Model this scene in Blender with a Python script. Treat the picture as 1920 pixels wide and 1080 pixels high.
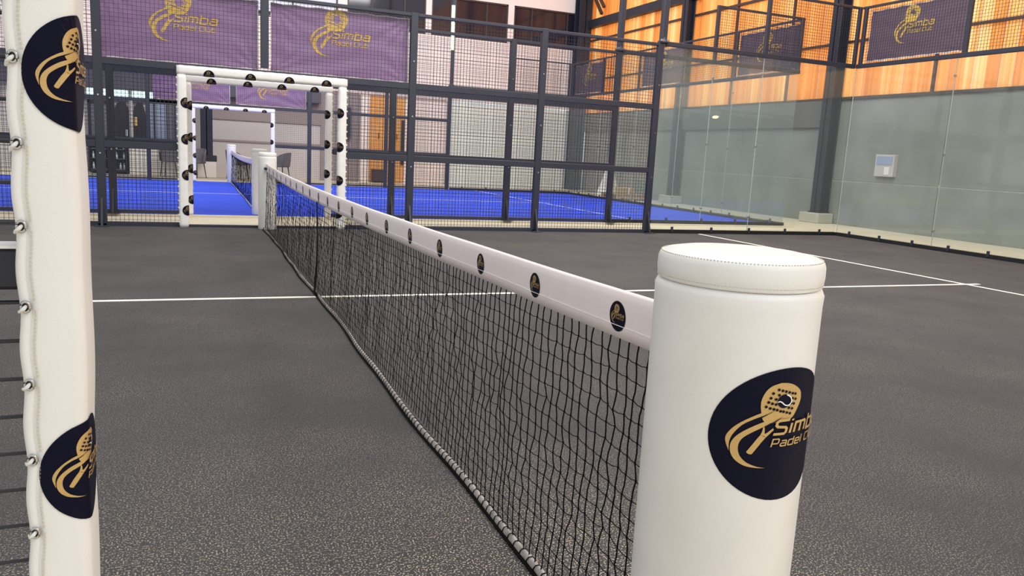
import bpy, math, random
import numpy as np
from mathutils import Vector, Matrix

for o in list(bpy.data.objects):
    bpy.data.objects.remove(o)
SC = bpy.context.scene
COL = SC.collection
random.seed(7)
rng = np.random.default_rng(7)

# ------------------------------------------------------------------ camera
yaw, pit, rol, FPX = 0.392832, -0.168756, 0.0529224, 1455.84
fw = Vector((math.sin(yaw) * math.cos(pit), math.cos(yaw) * math.cos(pit), math.sin(pit)))
r0 = Vector((math.cos(yaw), -math.sin(yaw), 0))
u0 = r0.cross(fw)
rt = math.cos(rol) * r0 + math.sin(rol) * u0
up = -math.sin(rol) * r0 + math.cos(rol) * u0
cam = bpy.data.cameras.new('camera')
cam.sensor_width = 36.0
cam.lens = FPX / 1920 * 36.0
cam.clip_start = 0.02
camo = bpy.data.objects.new('camera', cam)
COL.objects.link(camo)
M = Matrix((rt, up, -fw)).transposed().to_4x4()
M.translation = Vector((-0.8777, -0.8999, 1.1319))
camo.matrix_world = M
SC.camera = camo

# ------------------------------------------------------------------ world and light
w = bpy.data.worlds.new('hall_daylight')
SC.world = w
w.use_nodes = True
w.node_tree.nodes['Background'].inputs[0].default_value = (0.97, 0.985, 1.0, 1)
w.node_tree.nodes['Background'].inputs[1].default_value = 0.92

def sun(name, direction, strength, color, angle):
    l = bpy.data.lights.new(name, 'SUN')
    l.energy = strength; l.color = color; l.angle = angle
    o = bpy.data.objects.new(name, l)
    COL.objects.link(o)
    o.rotation_euler = Vector(direction).to_track_quat('-Z', 'Y').to_euler()
    return o
# low evening sun on the outside of the translucent side cladding
sun('evening_sun', (-1, 0.0, -0.2), 4.0, (1.0, 0.93, 0.82), 0.02)

def area(name, loc, target, size, power, color):
    l = bpy.data.lights.new(name, 'AREA')
    l.shape = 'RECTANGLE'; l.size, l.size_y = size
    l.energy = power; l.color = color
    o = bpy.data.objects.new(name, l)
    COL.objects.link(o)
    o.location = loc
    o.rotation_euler = (Vector(target) - Vector(loc)).to_track_quat('-Z', 'Y').to_euler()
    return o
# added area lights above view, brightening courts, entrance side, far wall and aisle
area('added_light_court', (5.0, 4.0, 7.6), (1.0, 3.5, 0), (5.0, 1.2), 150, (1.0, 0.95, 0.9))
area('added_light_entrance', (3.2, -4.5, 6.5), (0.0, 1.0, 0), (4.0, 1.5), 230, (0.96, 0.98, 1.0))
area('added_light_far_side', (3.0, 15.5, 8.6), (4.5, 24.0, 2.0), (8.0, 2.0), 800, (1.0, 0.97, 0.96))
area('added_light_far_side', (3.0, 4.0, 8.6), (3.0, 10.0, 1.8), (8.0, 2.0), 650, (1.0, 0.97, 0.95))
area('added_light_side_aisle', (6.5, 9.0, 8.8), (12.4, 11.0, 1.0), (2.0, 10.0), 560, (1.0, 0.98, 0.95))

SC.view_settings.view_transform = 'Standard'
SC.view_settings.look = 'None'
SC.view_settings.gamma = 1
SC.view_settings.use_curve_mapping = False
SC.view_settings.exposure = 0.0

# ------------------------------------------------------------------ materials
def lin(c):
    return tuple(((x / 255 + 0.055) / 1.055) ** 2.4 if x / 255 > 0.04045 else x / 255 / 12.92 for x in c)

MATS = {}
def mat(name, col, rough=0.5, metal=0.0, spec=0.5, var=0.0, vscale=8.0, bump=0.0, bscale=60.0, objrand=0.0, emit=0.0, stretch=None, detail=4.0):
    m = bpy.data.materials.new(name)
    m.use_nodes = True
    nt = m.node_tree
    N, L = nt.nodes, nt.links
    b = N['Principled BSDF']
    c = lin(col)
    b.inputs['Base Color'].default_value = (*c, 1)
    b.inputs['Roughness'].default_value = rough
    b.inputs['Metallic'].default_value = metal
    b.inputs['Specular IOR Level'].default_value = spec
    if emit:
        b.inputs['Emission Color'].default_value = (*c, 1)
        b.inputs['Emission Strength'].default_value = emit
    co = N.new('ShaderNodeTexCoord')
    src = co.outputs['Object']
    if stretch:
        mp = N.new('ShaderNodeMapping')
        mp.inputs['Scale'].default_value = stretch
        L.new(src, mp.inputs[0]); src = mp.outputs[0]
    if var or objrand:
        mul = None
        if var:
            t = N.new('ShaderNodeTexNoise')
            t.inputs['Scale'].default_value = vscale
            t.inputs['Detail'].default_value = detail
            L.new(src, t.inputs['Vector'])
            mr = N.new('ShaderNodeMapRange')
            mr.inputs[1].default_value = 0.25; mr.inputs[2].default_value = 0.75
            mr.inputs[3].default_value = 1 - var; mr.inputs[4].default_value = 1 + var
            L.new(t.outputs['Fac'], mr.inputs[0])
            mul = mr.outputs[0]
        if objrand:
            oi = N.new('ShaderNodeObjectInfo')
            mr2 = N.new('ShaderNodeMapRange')
            mr2.inputs[3].default_value = 1 - objrand; mr2.inputs[4].default_value = 1 + objrand
            L.new(oi.outputs['Random'], mr2.inputs[0])
            if mul:
                mm = N.new('ShaderNodeMath'); mm.operation = 'MULTIPLY'
                L.new(mul, mm.inputs[0]); L.new(mr2.outputs[0], mm.inputs[1]); mul = mm.outputs[0]
            else:
                mul = mr2.outputs[0]
        vm = N.new('ShaderNodeVectorMath'); vm.operation = 'SCALE'
        vm.inputs[0].default_value = c
        L.new(mul, vm.inputs['Scale'])
        L.new(vm.outputs[0], b.inputs['Base Color'])
    if bump:
        t2 = N.new('ShaderNodeTexNoise')
        t2.inputs['Scale'].default_value = bscale
        t2.inputs['Detail'].default_value = 3
        L.new(src, t2.inputs['Vector'])
        bp = N.new('ShaderNodeBump')
        bp.inputs['Strength'].default_value = bump
        bp.inputs['Distance'].default_value = 0.004
        L.new(t2.outputs['Fac'], bp.inputs['Height'])
        L.new(bp.outputs[0], b.inputs['Normal'])
    MATS[name] = m
    return m

mat('leather', (228, 226, 222), 0.42, var=0.03, vscale=9, bump=0.12, bscale=700)
mat('leather_seam', (206, 197, 180), 0.55)
mat('navy_vinyl', (10, 11, 32), 0.5, spec=0.1, bump=0.05, bscale=900)
mat('gold_print', (194, 160, 100), 0.38, metal=0.25, var=0.12, vscale=900, detail=1)
mat('gold_dim', (112, 92, 58), 0.5)
mat('gold_banner', (214, 178, 88), 0.5, var=0.10, vscale=60)
mat('white_print', (240, 238, 235), 0.5)
mat('net_tape', (238, 226, 224), 0.5, var=0.02, vscale=20, bump=0.06, bscale=500)
mat('net_cord', (9, 9, 11), 0.8, spec=0.1)
mat('net_hem', (168, 159, 154), 0.7, var=0.35, vscale=28)
mat('dark_steel', (42, 44, 57), 0.42, var=0.06, vscale=6)
mat('wire', (38, 39, 48), 0.45)
mat('column_steel', (27, 31, 45), 0.5, var=0.12, vscale=3)
mat('brown_steel', (66, 50, 46), 0.55)
mat('chrome', (190, 188, 186), 0.2, metal=1.0)
mat('black_rubber', (14, 14, 16), 0.6)
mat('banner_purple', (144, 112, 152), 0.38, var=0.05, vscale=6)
mat('banner_purple_shaded', (104, 86, 100), 0.42, var=0.05, vscale=6)  # same purple vinyl, with the backlit shade put into its colour
mat('banner_hem', (216, 205, 206), 0.5)
mat('concrete', (130, 132, 125), 0.8, var=0.2, vscale=1.1, bump=0.25, bscale=24, detail=9)
mat('concrete_beam', (98, 96, 91), 0.8, var=0.15, vscale=1.2, detail=8)
mat('glass_edge', (160, 174, 166), 0.4)
mat('concrete_pale', (176, 172, 158), 0.8, var=0.08, vscale=3)
mat('floor_concrete', (206, 196, 172), 0.65, var=0.07, vscale=2.5)
mat('line_white', (246, 238, 228), 0.7)
mat('line_blue', (206, 206, 246), 0.7)
mat('wall_white', (238, 222, 216), 0.7, var=0.02, vscale=2)
mat('wall_grey', (188, 182, 180), 0.7, var=0.03, vscale=1.5)
mat('wall_taupe', (142, 130, 130), 0.7)
mat('fascia_dark', (70, 69, 80), 0.5)
mat('shutter_white', (226, 224, 216), 0.6)
mat('chair_grey', (104, 100, 106), 0.7)
mat('window_glass', (34, 30, 44), 0.08, spec=0.6)
mat('window_pale', (188, 190, 204), 0.3)
mat('pane_blue', (150, 162, 186), 0.25)
mat('pane_grey', (112, 108, 116), 0.3)
mat('clerestory', (206, 238, 232), 0.4, emit=2.0)
mat('reflection_glow', (255, 226, 150), 0.4, emit=2.5)  # glow put in for a reflection in the glass
mat('pole_glow', (226, 244, 206), 0.4, emit=1.3)  # glow for the sunlit stretch of the far pole
mat('door_wood', (226, 160, 82), 0.5, var=0.12, vscale=5, stretch=(4, 4, 0.3))
mat('pallet_wood', (176, 150, 106), 0.8, var=0.15, vscale=6)
mat('cloth_white', (226, 220, 214), 0.8)
mat('counter_top', (150, 138, 138), 0.5)
mat('arch_black', (26, 27, 34), 0.5)
mat('fridge_dark', (24, 27, 40), 0.4)
mat('bottle_pale', (206, 214, 222), 0.3)

def turf(name, base, sand, amount, scale, glint_patch=None):
    m = bpy.data.materials.new(name); m.use_nodes = True
    nt = m.node_tree; N, L = nt.nodes, nt.links
    b = N['Principled BSDF']
    b.inputs['Roughness'].default_value = 0.85
    b.inputs['Specular IOR Level'].default_value = 0.25
    co = N.new('ShaderNodeTexCoord')
    def noise(s, d, rough=0.6):
        t = N.new('ShaderNodeTexNoise')
        t.inputs['Scale'].default_value = s; t.inputs['Detail'].default_value = d
        t.inputs['Roughness'].default_value = rough
        L.new(co.outputs['Object'], t.inputs['Vector'])
        return t.outputs['Fac']
    def ramp(src, a, bb, lo=0.0, hi=1.0):
        r = N.new('ShaderNodeMapRange')
        r.inputs[1].default_value = a; r.inputs[2].default_value = bb
        r.inputs[3].default_value = lo; r.inputs[4].default_value = hi
        L.new(src, r.inputs[0]); return r.outputs[0]
    def math2(op, a, bb):
        n = N.new('ShaderNodeMath'); n.operation = op
        for i, v in enumerate((a, bb)):
            if isinstance(v, (int, float)): n.inputs[i].default_value = v
            else: L.new(v, n.inputs[i])
        return n.outputs[0]
    fine = noise(scale, 2, 0.7)
    mid = noise(scale * 0.22, 3)
    big = noise(0.5, 3)
    tone = math2('MULTIPLY', ramp(fine, 0.3, 0.7, 0.62, 1.38), ramp(big, 0.3, 0.7, 0.93, 1.07))
    tone = math2('MULTIPLY', tone, ramp(mid, 0.3, 0.7, 0.88, 1.12))
    sc = N.new('ShaderNodeVectorMath'); sc.operation = 'SCALE'
    sc.inputs[0].default_value = lin(base)
    L.new(tone, sc.inputs['Scale'])
    out = sc.outputs[0]
    # loose sand grains left on the pile, thicker in drifts
    grains = ramp(noise(scale * 0.8, 1, 0.5), 0.56, 0.66)
    drift = ramp(noise(1.3, 3), 0.35, 0.7)
    dens = math2('MULTIPLY', grains, math2('ADD', math2('MULTIPLY', drift, amount), amount * 0.25))
    if glint_patch:  # foreground glints put into the colour as denser pale sand
        vd = N.new('ShaderNodeVectorMath'); vd.operation = 'DISTANCE'
        vd.inputs[1].default_value = glint_patch[:3]
        L.new(co.outputs['Object'], vd.inputs[0])
        wob = math2('ADD', vd.outputs['Value'], ramp(noise(2.2, 3), 0, 1, -0.5, 0.5))
        pm = ramp(wob, glint_patch[3], glint_patch[4], 1.0, 0.0)
        dens = math2('ADD', dens, math2('MULTIPLY', math2('MULTIPLY', grains, pm), glint_patch[5]))
    mx = N.new('ShaderNodeMix'); mx.data_type = 'RGBA'
    L.new(dens, mx.inputs['Factor'])
    L.new(out, mx.inputs[6])
    mx.inputs[7].default_value = (*lin(sand), 1)
    L.new(mx.outputs[2], b.inputs['Base Color'])
    bp = N.new('ShaderNodeBump'); bp.inputs['Strength'].default_value = 0.7
    bp.inputs['Distance'].default_value = 0.004
    L.new(fine, bp.inputs['Height']); L.new(bp.outputs[0], b.inputs['Normal'])
    MATS[name] = m
turf('turf_black', (67, 65, 67), (222, 206, 182), 0.26, 230, glint_patch=(-0.35, 0.2, 0, 0.45, 2.0, 0.75))
turf('turf_blue', (50, 80, 214), (120, 136, 236), 0.12, 260)

def wood():
    m = bpy.data.materials.new('translucent_cladding'); m.use_nodes = True
    nt = m.node_tree; N, L = nt.nodes, nt.links
    N.remove(N['Principled BSDF'])
    out = N['Material Output']
    co = N.new('ShaderNodeTexCoord')
    mp = N.new('ShaderNodeMapping'); mp.inputs['Scale'].default_value = (1, 9, 0.12)
    L.new(co.outputs['Object'], mp.inputs[0])
    oi = N.new('ShaderNodeObjectInfo')
    ad = N.new('ShaderNodeVectorMath'); ad.operation = 'ADD'
    sx = N.new('ShaderNodeVectorMath'); sx.operation = 'SCALE'; sx.inputs[0].default_value = (17, 31, 5)
    L.new(oi.outputs['Random'], sx.inputs['Scale'])
    L.new(mp.outputs[0], ad.inputs[0]); L.new(sx.outputs[0], ad.inputs[1])
    t = N.new('ShaderNodeTexNoise'); t.inputs['Scale'].default_value = 1.6; t.inputs['Detail'].default_value = 4
    L.new(ad.outputs[0], t.inputs['Vector'])
    av = N.new('ShaderNodeMath'); av.operation = 'MULTIPLY_ADD'
    L.new(oi.outputs['Random'], av.inputs[0]); av.inputs[1].default_value = 0.45
    sb = N.new('ShaderNodeMath'); sb.operation = 'SUBTRACT'; L.new(t.outputs['Fac'], sb.inputs[0]); sb.inputs[1].default_value = 0.22
    L.new(sb.outputs[0], av.inputs[2])
    r = N.new('ShaderNodeValToRGB')
    e = r.color_ramp.elements
    e[0].position = 0.15; e[0].color = (*lin((228, 164, 94)), 1)
    e[1].position = 0.85; e[1].color = (*lin((255, 232, 190)), 1)
    k = e.new(0.4); k.color = (*lin((243, 187, 114)), 1)
    k = e.new(0.62); k.color = (*lin((250, 208, 142)), 1)
    L.new(av.outputs[0], r.inputs[0])
    d = N.new('ShaderNodeBsdfDiffuse'); tr = N.new('ShaderNodeBsdfTranslucent')
    L.new(r.outputs[0], d.inputs[0]); L.new(r.outputs[0], tr.inputs[0])
    mx = N.new('ShaderNodeMixShader'); mx.inputs[0].default_value = 0.55
    L.new(d.outputs[0], mx.inputs[1]); L.new(tr.outputs[0], mx.inputs[2])
    L.new(mx.outputs[0], out.inputs[0])
    MATS['cladding'] = m
wood()

def glass(name, tint, haze):
    m = bpy.data.materials.new(name); m.use_nodes = True
    nt = m.node_tree; N, L = nt.nodes, nt.links
    N.remove(N['Principled BSDF'])
    out = N['Material Output']
    tr = N.new('ShaderNodeBsdfTransparent'); tr.inputs[0].default_value = (*tint, 1)
    gl = N.new('ShaderNodeBsdfGlossy'); gl.inputs['Roughness'].default_value = 0.03
    lw = N.new('ShaderNodeLayerWeight')
    pw = N.new('ShaderNodeMath'); pw.operation = 'POWER'; pw.inputs[1].default_value = 5.0
    L.new(lw.outputs['Facing'], pw.inputs[0])
    fr = N.new('ShaderNodeMapRange'); fr.inputs[3].default_value = 0.035; fr.inputs[4].default_value = 0.7
    L.new(pw.outputs[0], fr.inputs[0])
    df = N.new('ShaderNodeBsdfDiffuse'); df.inputs[0].default_value = (0.72, 0.82, 0.78, 1)
    m1 = N.new('ShaderNodeMixShader'); m1.inputs[0].default_value = haze
    L.new(tr.outputs[0], m1.inputs[1]); L.new(df.outputs[0], m1.inputs[2])
    m2 = N.new('ShaderNodeMixShader')
    L.new(fr.outputs[0], m2.inputs[0]); L.new(m1.outputs[0], m2.inputs[1]); L.new(gl.outputs[0], m2.inputs[2])
    L.new(m2.outputs[0], out.inputs[0])
    MATS[name] = m
glass('court_glass', (0.965, 0.985, 0.978), 0.03)

# ------------------------------------------------------------------ mesh helpers
ORI = {}

class MB:
    def __init__(s):
        s.v = []; s.f = []
    def add(s, vs, fs):
        n = len(s.v)
        s.v.extend([tuple(p) for p in vs])
        s.f.extend([tuple(i + n for i in f) for f in fs])
        return s
    def box(s, a, b):
        x0, y0, z0 = a; x1, y1, z1 = b
        return s.add([(x0, y0, z0), (x1, y0, z0), (x1, y1, z0), (x0, y1, z0), (x0, y0, z1), (x1, y0, z1), (x1, y1, z1), (x0, y1, z1)],
                     [(0, 3, 2, 1), (4, 5, 6, 7), (0, 1, 5, 4), (1, 2, 6, 5), (2, 3, 7, 6), (3, 0, 4, 7)])
    def cbox(s, c, d, m=None):
        h = [x / 2 for x in d]
        t = MB().box([-h[0], -h[1], -h[2]], h)
        vs = [(m @ Vector(p) if m else Vector(p)) + Vector(c) for p in t.v]
        return s.add(vs, t.f)
    def bev(s, a, b, r=0.008):
        # box with chamfered edges: three crossed boxes merged as a convex hull-like shell
        x0, y0, z0 = a; x1, y1, z1 = b
        r = min(r, (x1 - x0) / 2.01, (y1 - y0) / 2.01, (z1 - z0) / 2.01)
        P = []
        idx = {}
        for ix, x in enumerate((x0, x1)):
            for iy, y in enumerate((y0, y1)):
                for iz, z in enumerate((z0, z1)):
                    dx = r if ix == 0 else -r; dy = r if iy == 0 else -r; dz = r if iz == 0 else -r
                    idx[(ix, iy, iz)] = len(P)
                    P += [(x, y + dy, z + dz), (x + dx, y, z + dz), (x + dx, y + dy, z)]
        F = []
        def g(i, j, k, a_): return idx[(i, j, k)] + a_
        for i in (0, 1):
            q = [g(i, 0, 0, 0), g(i, 1, 0, 0), g(i, 1, 1, 0), g(i, 0, 1, 0)]; F.append(q if i else q[::-1])
            q = [g(0, i, 0, 1), g(1, i, 0, 1), g(1, i, 1, 1), g(0, i, 1, 1)]; F.append(q[::-1] if i else q)
            q = [g(0, 0, i, 2), g(1, 0, i, 2), g(1, 1, i, 2), g(0, 1, i, 2)]; F.append(q if i else q[::-1])
        for i in (0, 1):
            for j in (0, 1):
                F.append([g(i, j, 0, 0), g(i, j, 0, 1), g(i, j, 1, 1), g(i, j, 1, 0)])
                F.append([g(i, 0, j, 0), g(i, 0, j, 2), g(i, 1, j, 2), g(i, 1, j, 0)])
                F.append([g(0, i, j, 1), g(0, i, j, 2), g(1, i, j, 2), g(1, i, j, 1)])
                for k in (0, 1):
                    F.append([g(i, j, k, 0), g(i, j, k, 1), g(i, j, k, 2)])
        return s.add(P, F)
    def tube(s, path, r, n=8, caps=True, closed=False):
        path = [Vector(p) for p in path]
        rs = r if isinstance(r, (list, tuple)) else [r] * len(path)
        vs, fs = [], []
        m = len(path)
        for i, p in enumerate(path):
            a = path[(i - 1) % m] if (i > 0 or closed) else p
            b = path[(i + 1) % m] if (i < m - 1 or closed) else p
            t = (b - a).normalized()
            ref = Vector((0, 0, 1)) if abs(t.z) < 0.9 else Vector((1, 0, 0))
            e1 = t.cross(ref).normalized(); e2 = t.cross(e1)
            for k in range(n):
                an = 2 * math.pi * (k + 0.5) / n
                vs.append(p + rs[i] * (math.cos(an) * e1 + math.sin(an) * e2))
        rng_ = range(m) if closed else range(m - 1)
        for i in rng_:
            j = (i + 1) % m
            for k in range(n):
                fs.append((i * n + k, j * n + k, j * n + (k + 1) % n, i * n + (k + 1) % n))
        if caps and not closed:
            fs.append(tuple(range(n))[::-1]); fs.append(tuple((m - 1) * n + k for k in range(n)))
        return s.add(vs, fs)
    def lathe(s, prof, c=(0, 0, 0), n=48):
        vs, fs = [], []
        for r, z in prof:
            for k in range(n):
                a = 2 * math.pi * k / n
                vs.append((c[0] + r * math.cos(a), c[1] + r * math.sin(a), c[2] + z))
        for i in range(len(prof) - 1):
            for k in range(n):
                fs.append((i * n + k, i * n + (k + 1) % n, (i + 1) * n + (k + 1) % n, (i + 1) * n + k))
        if prof[0][0] > 1e-6: fs.append(tuple(range(n))[::-1])
        if prof[-1][0] > 1e-6: fs.append(tuple((len(prof) - 1) * n + k for k in range(n)))
        return s.add(vs, fs)
    def grid(s, fn, nu, nv, flip=False):
        vs = [fn(i / nu, j / nv) for j in range(nv + 1) for i in range(nu + 1)]
        fs = []
        for j in range(nv):
            for i in range(nu):
                q = (j * (nu + 1) + i, j * (nu + 1) + i + 1, (j + 1) * (nu + 1) + i + 1, (j + 1) * (nu + 1) + i)
                fs.append(q[::-1] if flip else q)
        return s.add(vs, fs)
    def build(s, name, m, parent=None, smooth=False, label=None, kind=None, loc=None):
        me = bpy.data.meshes.new(name)
        base = ORI[parent.name] if parent else Vector(loc if loc else (0, 0, 0))
        me.from_pydata([(p[0] - base[0], p[1] - base[1], p[2] - base[2]) for p in s.v], [], s.f)
        me.materials.append(MATS[m])
        if smooth:
            me.polygons.foreach_set('use_smooth', [True] * len(me.polygons))
        me.update()
        o = bpy.data.objects.new(name, me)
        COL.objects.link(o)
        if parent:
            o.parent = parent
        else:
            o.location = base
        ORI[o.name] = Vector(base)
        if label: o['label'] = label
        if kind: o['kind'] = kind
        return o

def thing(name, loc, label, cat, group=None, kind=None):
    o = bpy.data.objects.new(name, None)
    o.empty_display_size = 0.1
    COL.objects.link(o)
    o.location = loc
    ORI[o.name] = Vector(loc)
    if label: o['label'] = label
    if cat: o['category'] = cat
    if group: o['group'] = group
    if kind: o['kind'] = kind
    return o

def tag(o, label, cat, group=None, kind=None):
    o['label'] = label
    if cat: o['category'] = cat
    if group: o['group'] = group
    if kind: o['kind'] = kind
    return o

# ------------------------------------------------------------------ logo geometry (unit disc, x right, y up)
HEAD = [(-0.15, 0.787), (-0.265, 0.745), (-0.334, 0.682), (-0.38, 0.585), (-0.396, 0.487), (-0.381, 0.362), (-0.334, 0.223), (-0.21, 0.195), (-0.04, 0.205),
        (0.087, 0.251), (0.163, 0.362), (0.222, 0.501), (0.204, 0.626), (0.138, 0.696), (0.045, 0.752), (-0.05, 0.78)]
DOTS = [(-0.175, 0.689), (-0.119, 0.672), (-0.065, 0.657), (-0.01, 0.64), (0.044, 0.622), (0.095, 0.61), (-0.249, 0.638), (-0.164, 0.61), (-0.275, 0.569), (-0.204, 0.549),
        (-0.3, 0.507), (-0.249, 0.487), (-0.197, 0.473), (-0.327, 0.441), (-0.271, 0.418), (-0.22, 0.404), (-0.171, 0.39), (-0.119, 0.368), (-0.073, 0.358), (-0.019, 0.341),
        (0.035, 0.324), (0.052, 0.546), (0.108, 0.532), (0.086, 0.464), (0.035, 0.473), (0.007, 0.408), (0.062, 0.394)]
SEAM = [(-0.179, 0.508), (-0.153, 0.518), (-0.117, 0.501), (-0.078, 0.466), (-0.032, 0.452), (0.012, 0.473), (0.031, 0.522), (0.001, 0.578), (-0.056, 0.613)]
S1O = [(-0.211, 0.393), (-0.379, 0.344), (-0.55, 0.248), (-0.68, 0.142), (-0.758, 0.036), (-0.786, -0.049), (-0.772, -0.134), (-0.731, -0.24)]
S1I = [(-0.21, 0.382), (-0.357, 0.302), (-0.462, 0.253), (-0.595, 0.164), (-0.689, 0.036), (-0.73, -0.07), (-0.736, -0.155), (-0.731, -0.24)]
S2O = [(-0.065, 0.302), (-0.199, 0.259), (-0.35, 0.206), (-0.505, 0.121), (-0.637, 0.015), (-0.706, -0.091), (-0.72, -0.197), (-0.692, -0.303), (-0.626, -0.388), (-0.517, -0.452), (-0.37, -0.479), (-0.254, -0.484)]
S2I = [(-0.065, 0.295), (-0.196, 0.219), (-0.344, 0.132), (-0.482, 0.047), (-0.581, -0.038), (-0.621, -0.134), (-0.616, -0.24), (-0.578, -0.325), (-0.503, -0.399), (-0.409, -0.445), (-0.333, -0.469), (-0.254, -0.484)]
# racket grip and its two prongs as left and right edges
GRIP = ([(-0.516, -0.235), (-0.45, -0.125), (-0.40, -0.04), (-0.362, 0.015)], [(-0.445, -0.27), (-0.39, -0.18), (-0.335, -0.09), (-0.284, -0.017)])
PRONGS = (([(-0.362, 0.015), (-0.343, 0.07), (-0.337, 0.11), (-0.335, 0.145)], [(-0.30, 0.0), (-0.308, 0.06), (-0.311, 0.105), (-0.311, 0.145)]),
          ([(-0.335, 0.02), (-0.28, 0.047), (-0.235, 0.085), (-0.197, 0.117)], [(-0.284, -0.017), (-0.25, 0.02), (-0.215, 0.057), (-0.184, 0.089)]))

def smooth_line(pts, k=4):
    P = [Vector((*p, 0)) for p in pts]
    out = []
    for i in range(len(P) - 1):
        a = P[max(i - 1, 0)]; b = P[i]; c = P[i + 1]; d = P[min(i + 2, len(P) - 1)]
        for j in range(k):
            t = j / k
            q = 0.5 * ((2 * b) + (c - a) * t + (2 * a - 5 * b + 4 * c - d) * t * t + (3 * b - a - 3 * c + d) * t ** 3)
            out.append((q.x, q.y))
    out.append(pts[-1])
    return out

def strip2(o_, i_):
    n = len(o_)
    return [*o_, *i_], [(k, k + 1, n + k + 1, n + k) for k in range(n - 1)]

def blob2(outline, rings=4):
    cx = sum(p[0] for p in outline) / len(outline); cy = sum(p[1] for p in outline) / len(outline)
    n = len(outline); vs = [(cx, cy)]; fs = []
    for r in range(1, rings + 1):
        vs += [(cx + (x - cx) * r / rings, cy + (y - cy) * r / rings) for x, y in outline]
    for k in range(n):
        fs.append((0, 1 + k, 1 + (k + 1) % n))
        for r in range(rings - 1):
            a = 1 + r * n
            fs.append((a + k, a + n + k, a + n + (k + 1) % n, a + (k + 1) % n))
    return vs, fs

def circle(cx, cy, r, n=12): return [(cx + r * math.cos(2 * math.pi * k / n), cy + r * math.sin(2 * math.pi * k / n)) for k in range(n)]

GLYPH = {
    'S': (0.84, [[(0.92, 1), (0.14, 1), (0, 0.88), (0, 0.66), (0.13, 0.54), (0.72, 0.47), (0.84, 0.36), (0.84, 0.12), (0.72, 0), (-0.04, 0)]]),
    'i': (0.0, [[(0, 0), (0, 0.72)], [(0, 0.9), (0, 1.03)]]),
    'm': (1.05, [[(0, 0), (0, 0.72), (0.95, 0.72), (1.05, 0.61), (1.05, 0)], [(0.53, 0), (0.53, 0.72)]]),
    'b': (0.78, [[(0, 1.08), (0, 0), (0.68, 0), (0.78, 0.1), (0.78, 0.62), (0.68, 0.72), (0, 0.72)]]),
    'a': (0.78, [[(0.06, 0.72), (0.68, 0.72), (0.78, 0.62), (0.78, 0), (0.1, 0), (0, 0.1), (0, 0.28), (0.1, 0.39), (0.78, 0.39)]]),
    'P': (0.84, [[(0, -0.04), (0, 1), (0.72, 1), (0.84, 0.88), (0.84, 0.5), (0.72, 0.38), (0, 0.38)]]),
    'd': (0.78, [[(0.78, 1.08), (0.78, 0), (0.1, 0), (0, 0.1), (0, 0.62), (0.1, 0.72), (0.78, 0.72)]]),
    'e': (0.78, [[(0.74, 0), (0.1, 0), (0, 0.1), (0, 0.62), (0.1, 0.72), (0.68, 0.72), (0.78, 0.62), (0.78, 0.36), (0, 0.36)]]),
    'l': (0.0, [[(0, 1.08), (0, 0)]]),
    'C': (0.84, [[(0.9, 1), (0.14, 1), (0, 0.86), (0, 0.14), (0.14, 0), (0.84, 0)]]),
    'u': (0.78, [[(0, 0.72), (0, 0.1), (0.1, 0), (0.78, 0)], [(0.78, 0.72), (0.78, 0)]]),
    ' ': (0.25, []),
}
def text2(s, x0, y0, x1, h, weight):
    """squared italic lettering drawn as strokes; cap height h, fitted between x0 and x1"""
    vs, fs = [], []
    pen = 0.0
    for ch in s:
        w_, strokes = GLYPH[ch]
        for st_ in strokes:
            o_, i_ = [], []
            pts = [st_[0]]
            for p, q in zip(st_[:-1], st_[1:]):
                k = 3 if math.hypot(q[0] - p[0], q[1] - p[1]) > 0.3 else 1
                pts += [(p[0] + (q[0] - p[0]) * j / k, p[1] + (q[1] - p[1]) * j / k) for j in range(1, k + 1)]
            for n_, p in enumerate(pts):
                a = pts[max(n_ - 1, 0)]; b = pts[min(n_ + 1, len(pts) - 1)]
                d1 = Vector((p[0] - a[0], p[1] - a[1])); d2 = Vector((b[0] - p[0], b[1] - p[1]))
                d1 = d1.normalized() if d1.length else d2.normalized(); d2 = d2.normalized() if d2.length else d1
                t = (d1 + d2); t = t.normalized() if t.length > 1e-6 else d1
                nn = Vector((-t.y, t.x)); f = weight / max(0.6, nn.dot(Vector((-d1.y, d1.x))))
                o_.append((pen + p[0] + nn.x * f, p[1] + nn.y * f)); i_.append((pen + p[0] - nn.x * f, p[1] - nn.y * f))
            v2, f2 = strip2(o_, i_)
            n0 = len(vs)
            vs += v2; fs += [tuple(q + n0 for q in f_) for f_ in f2]
        pen += w_ + 2 * weight + 0.17
    vs = [(x + 0.2 * y, y) for x, y in vs]
    a = min(v[0] for v in vs); b = max(v[0] for v in vs)
    return [(x0 + (x - a) / (b - a) * (x1 - x0), y0 + y * h) for x, y in vs], fs

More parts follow.
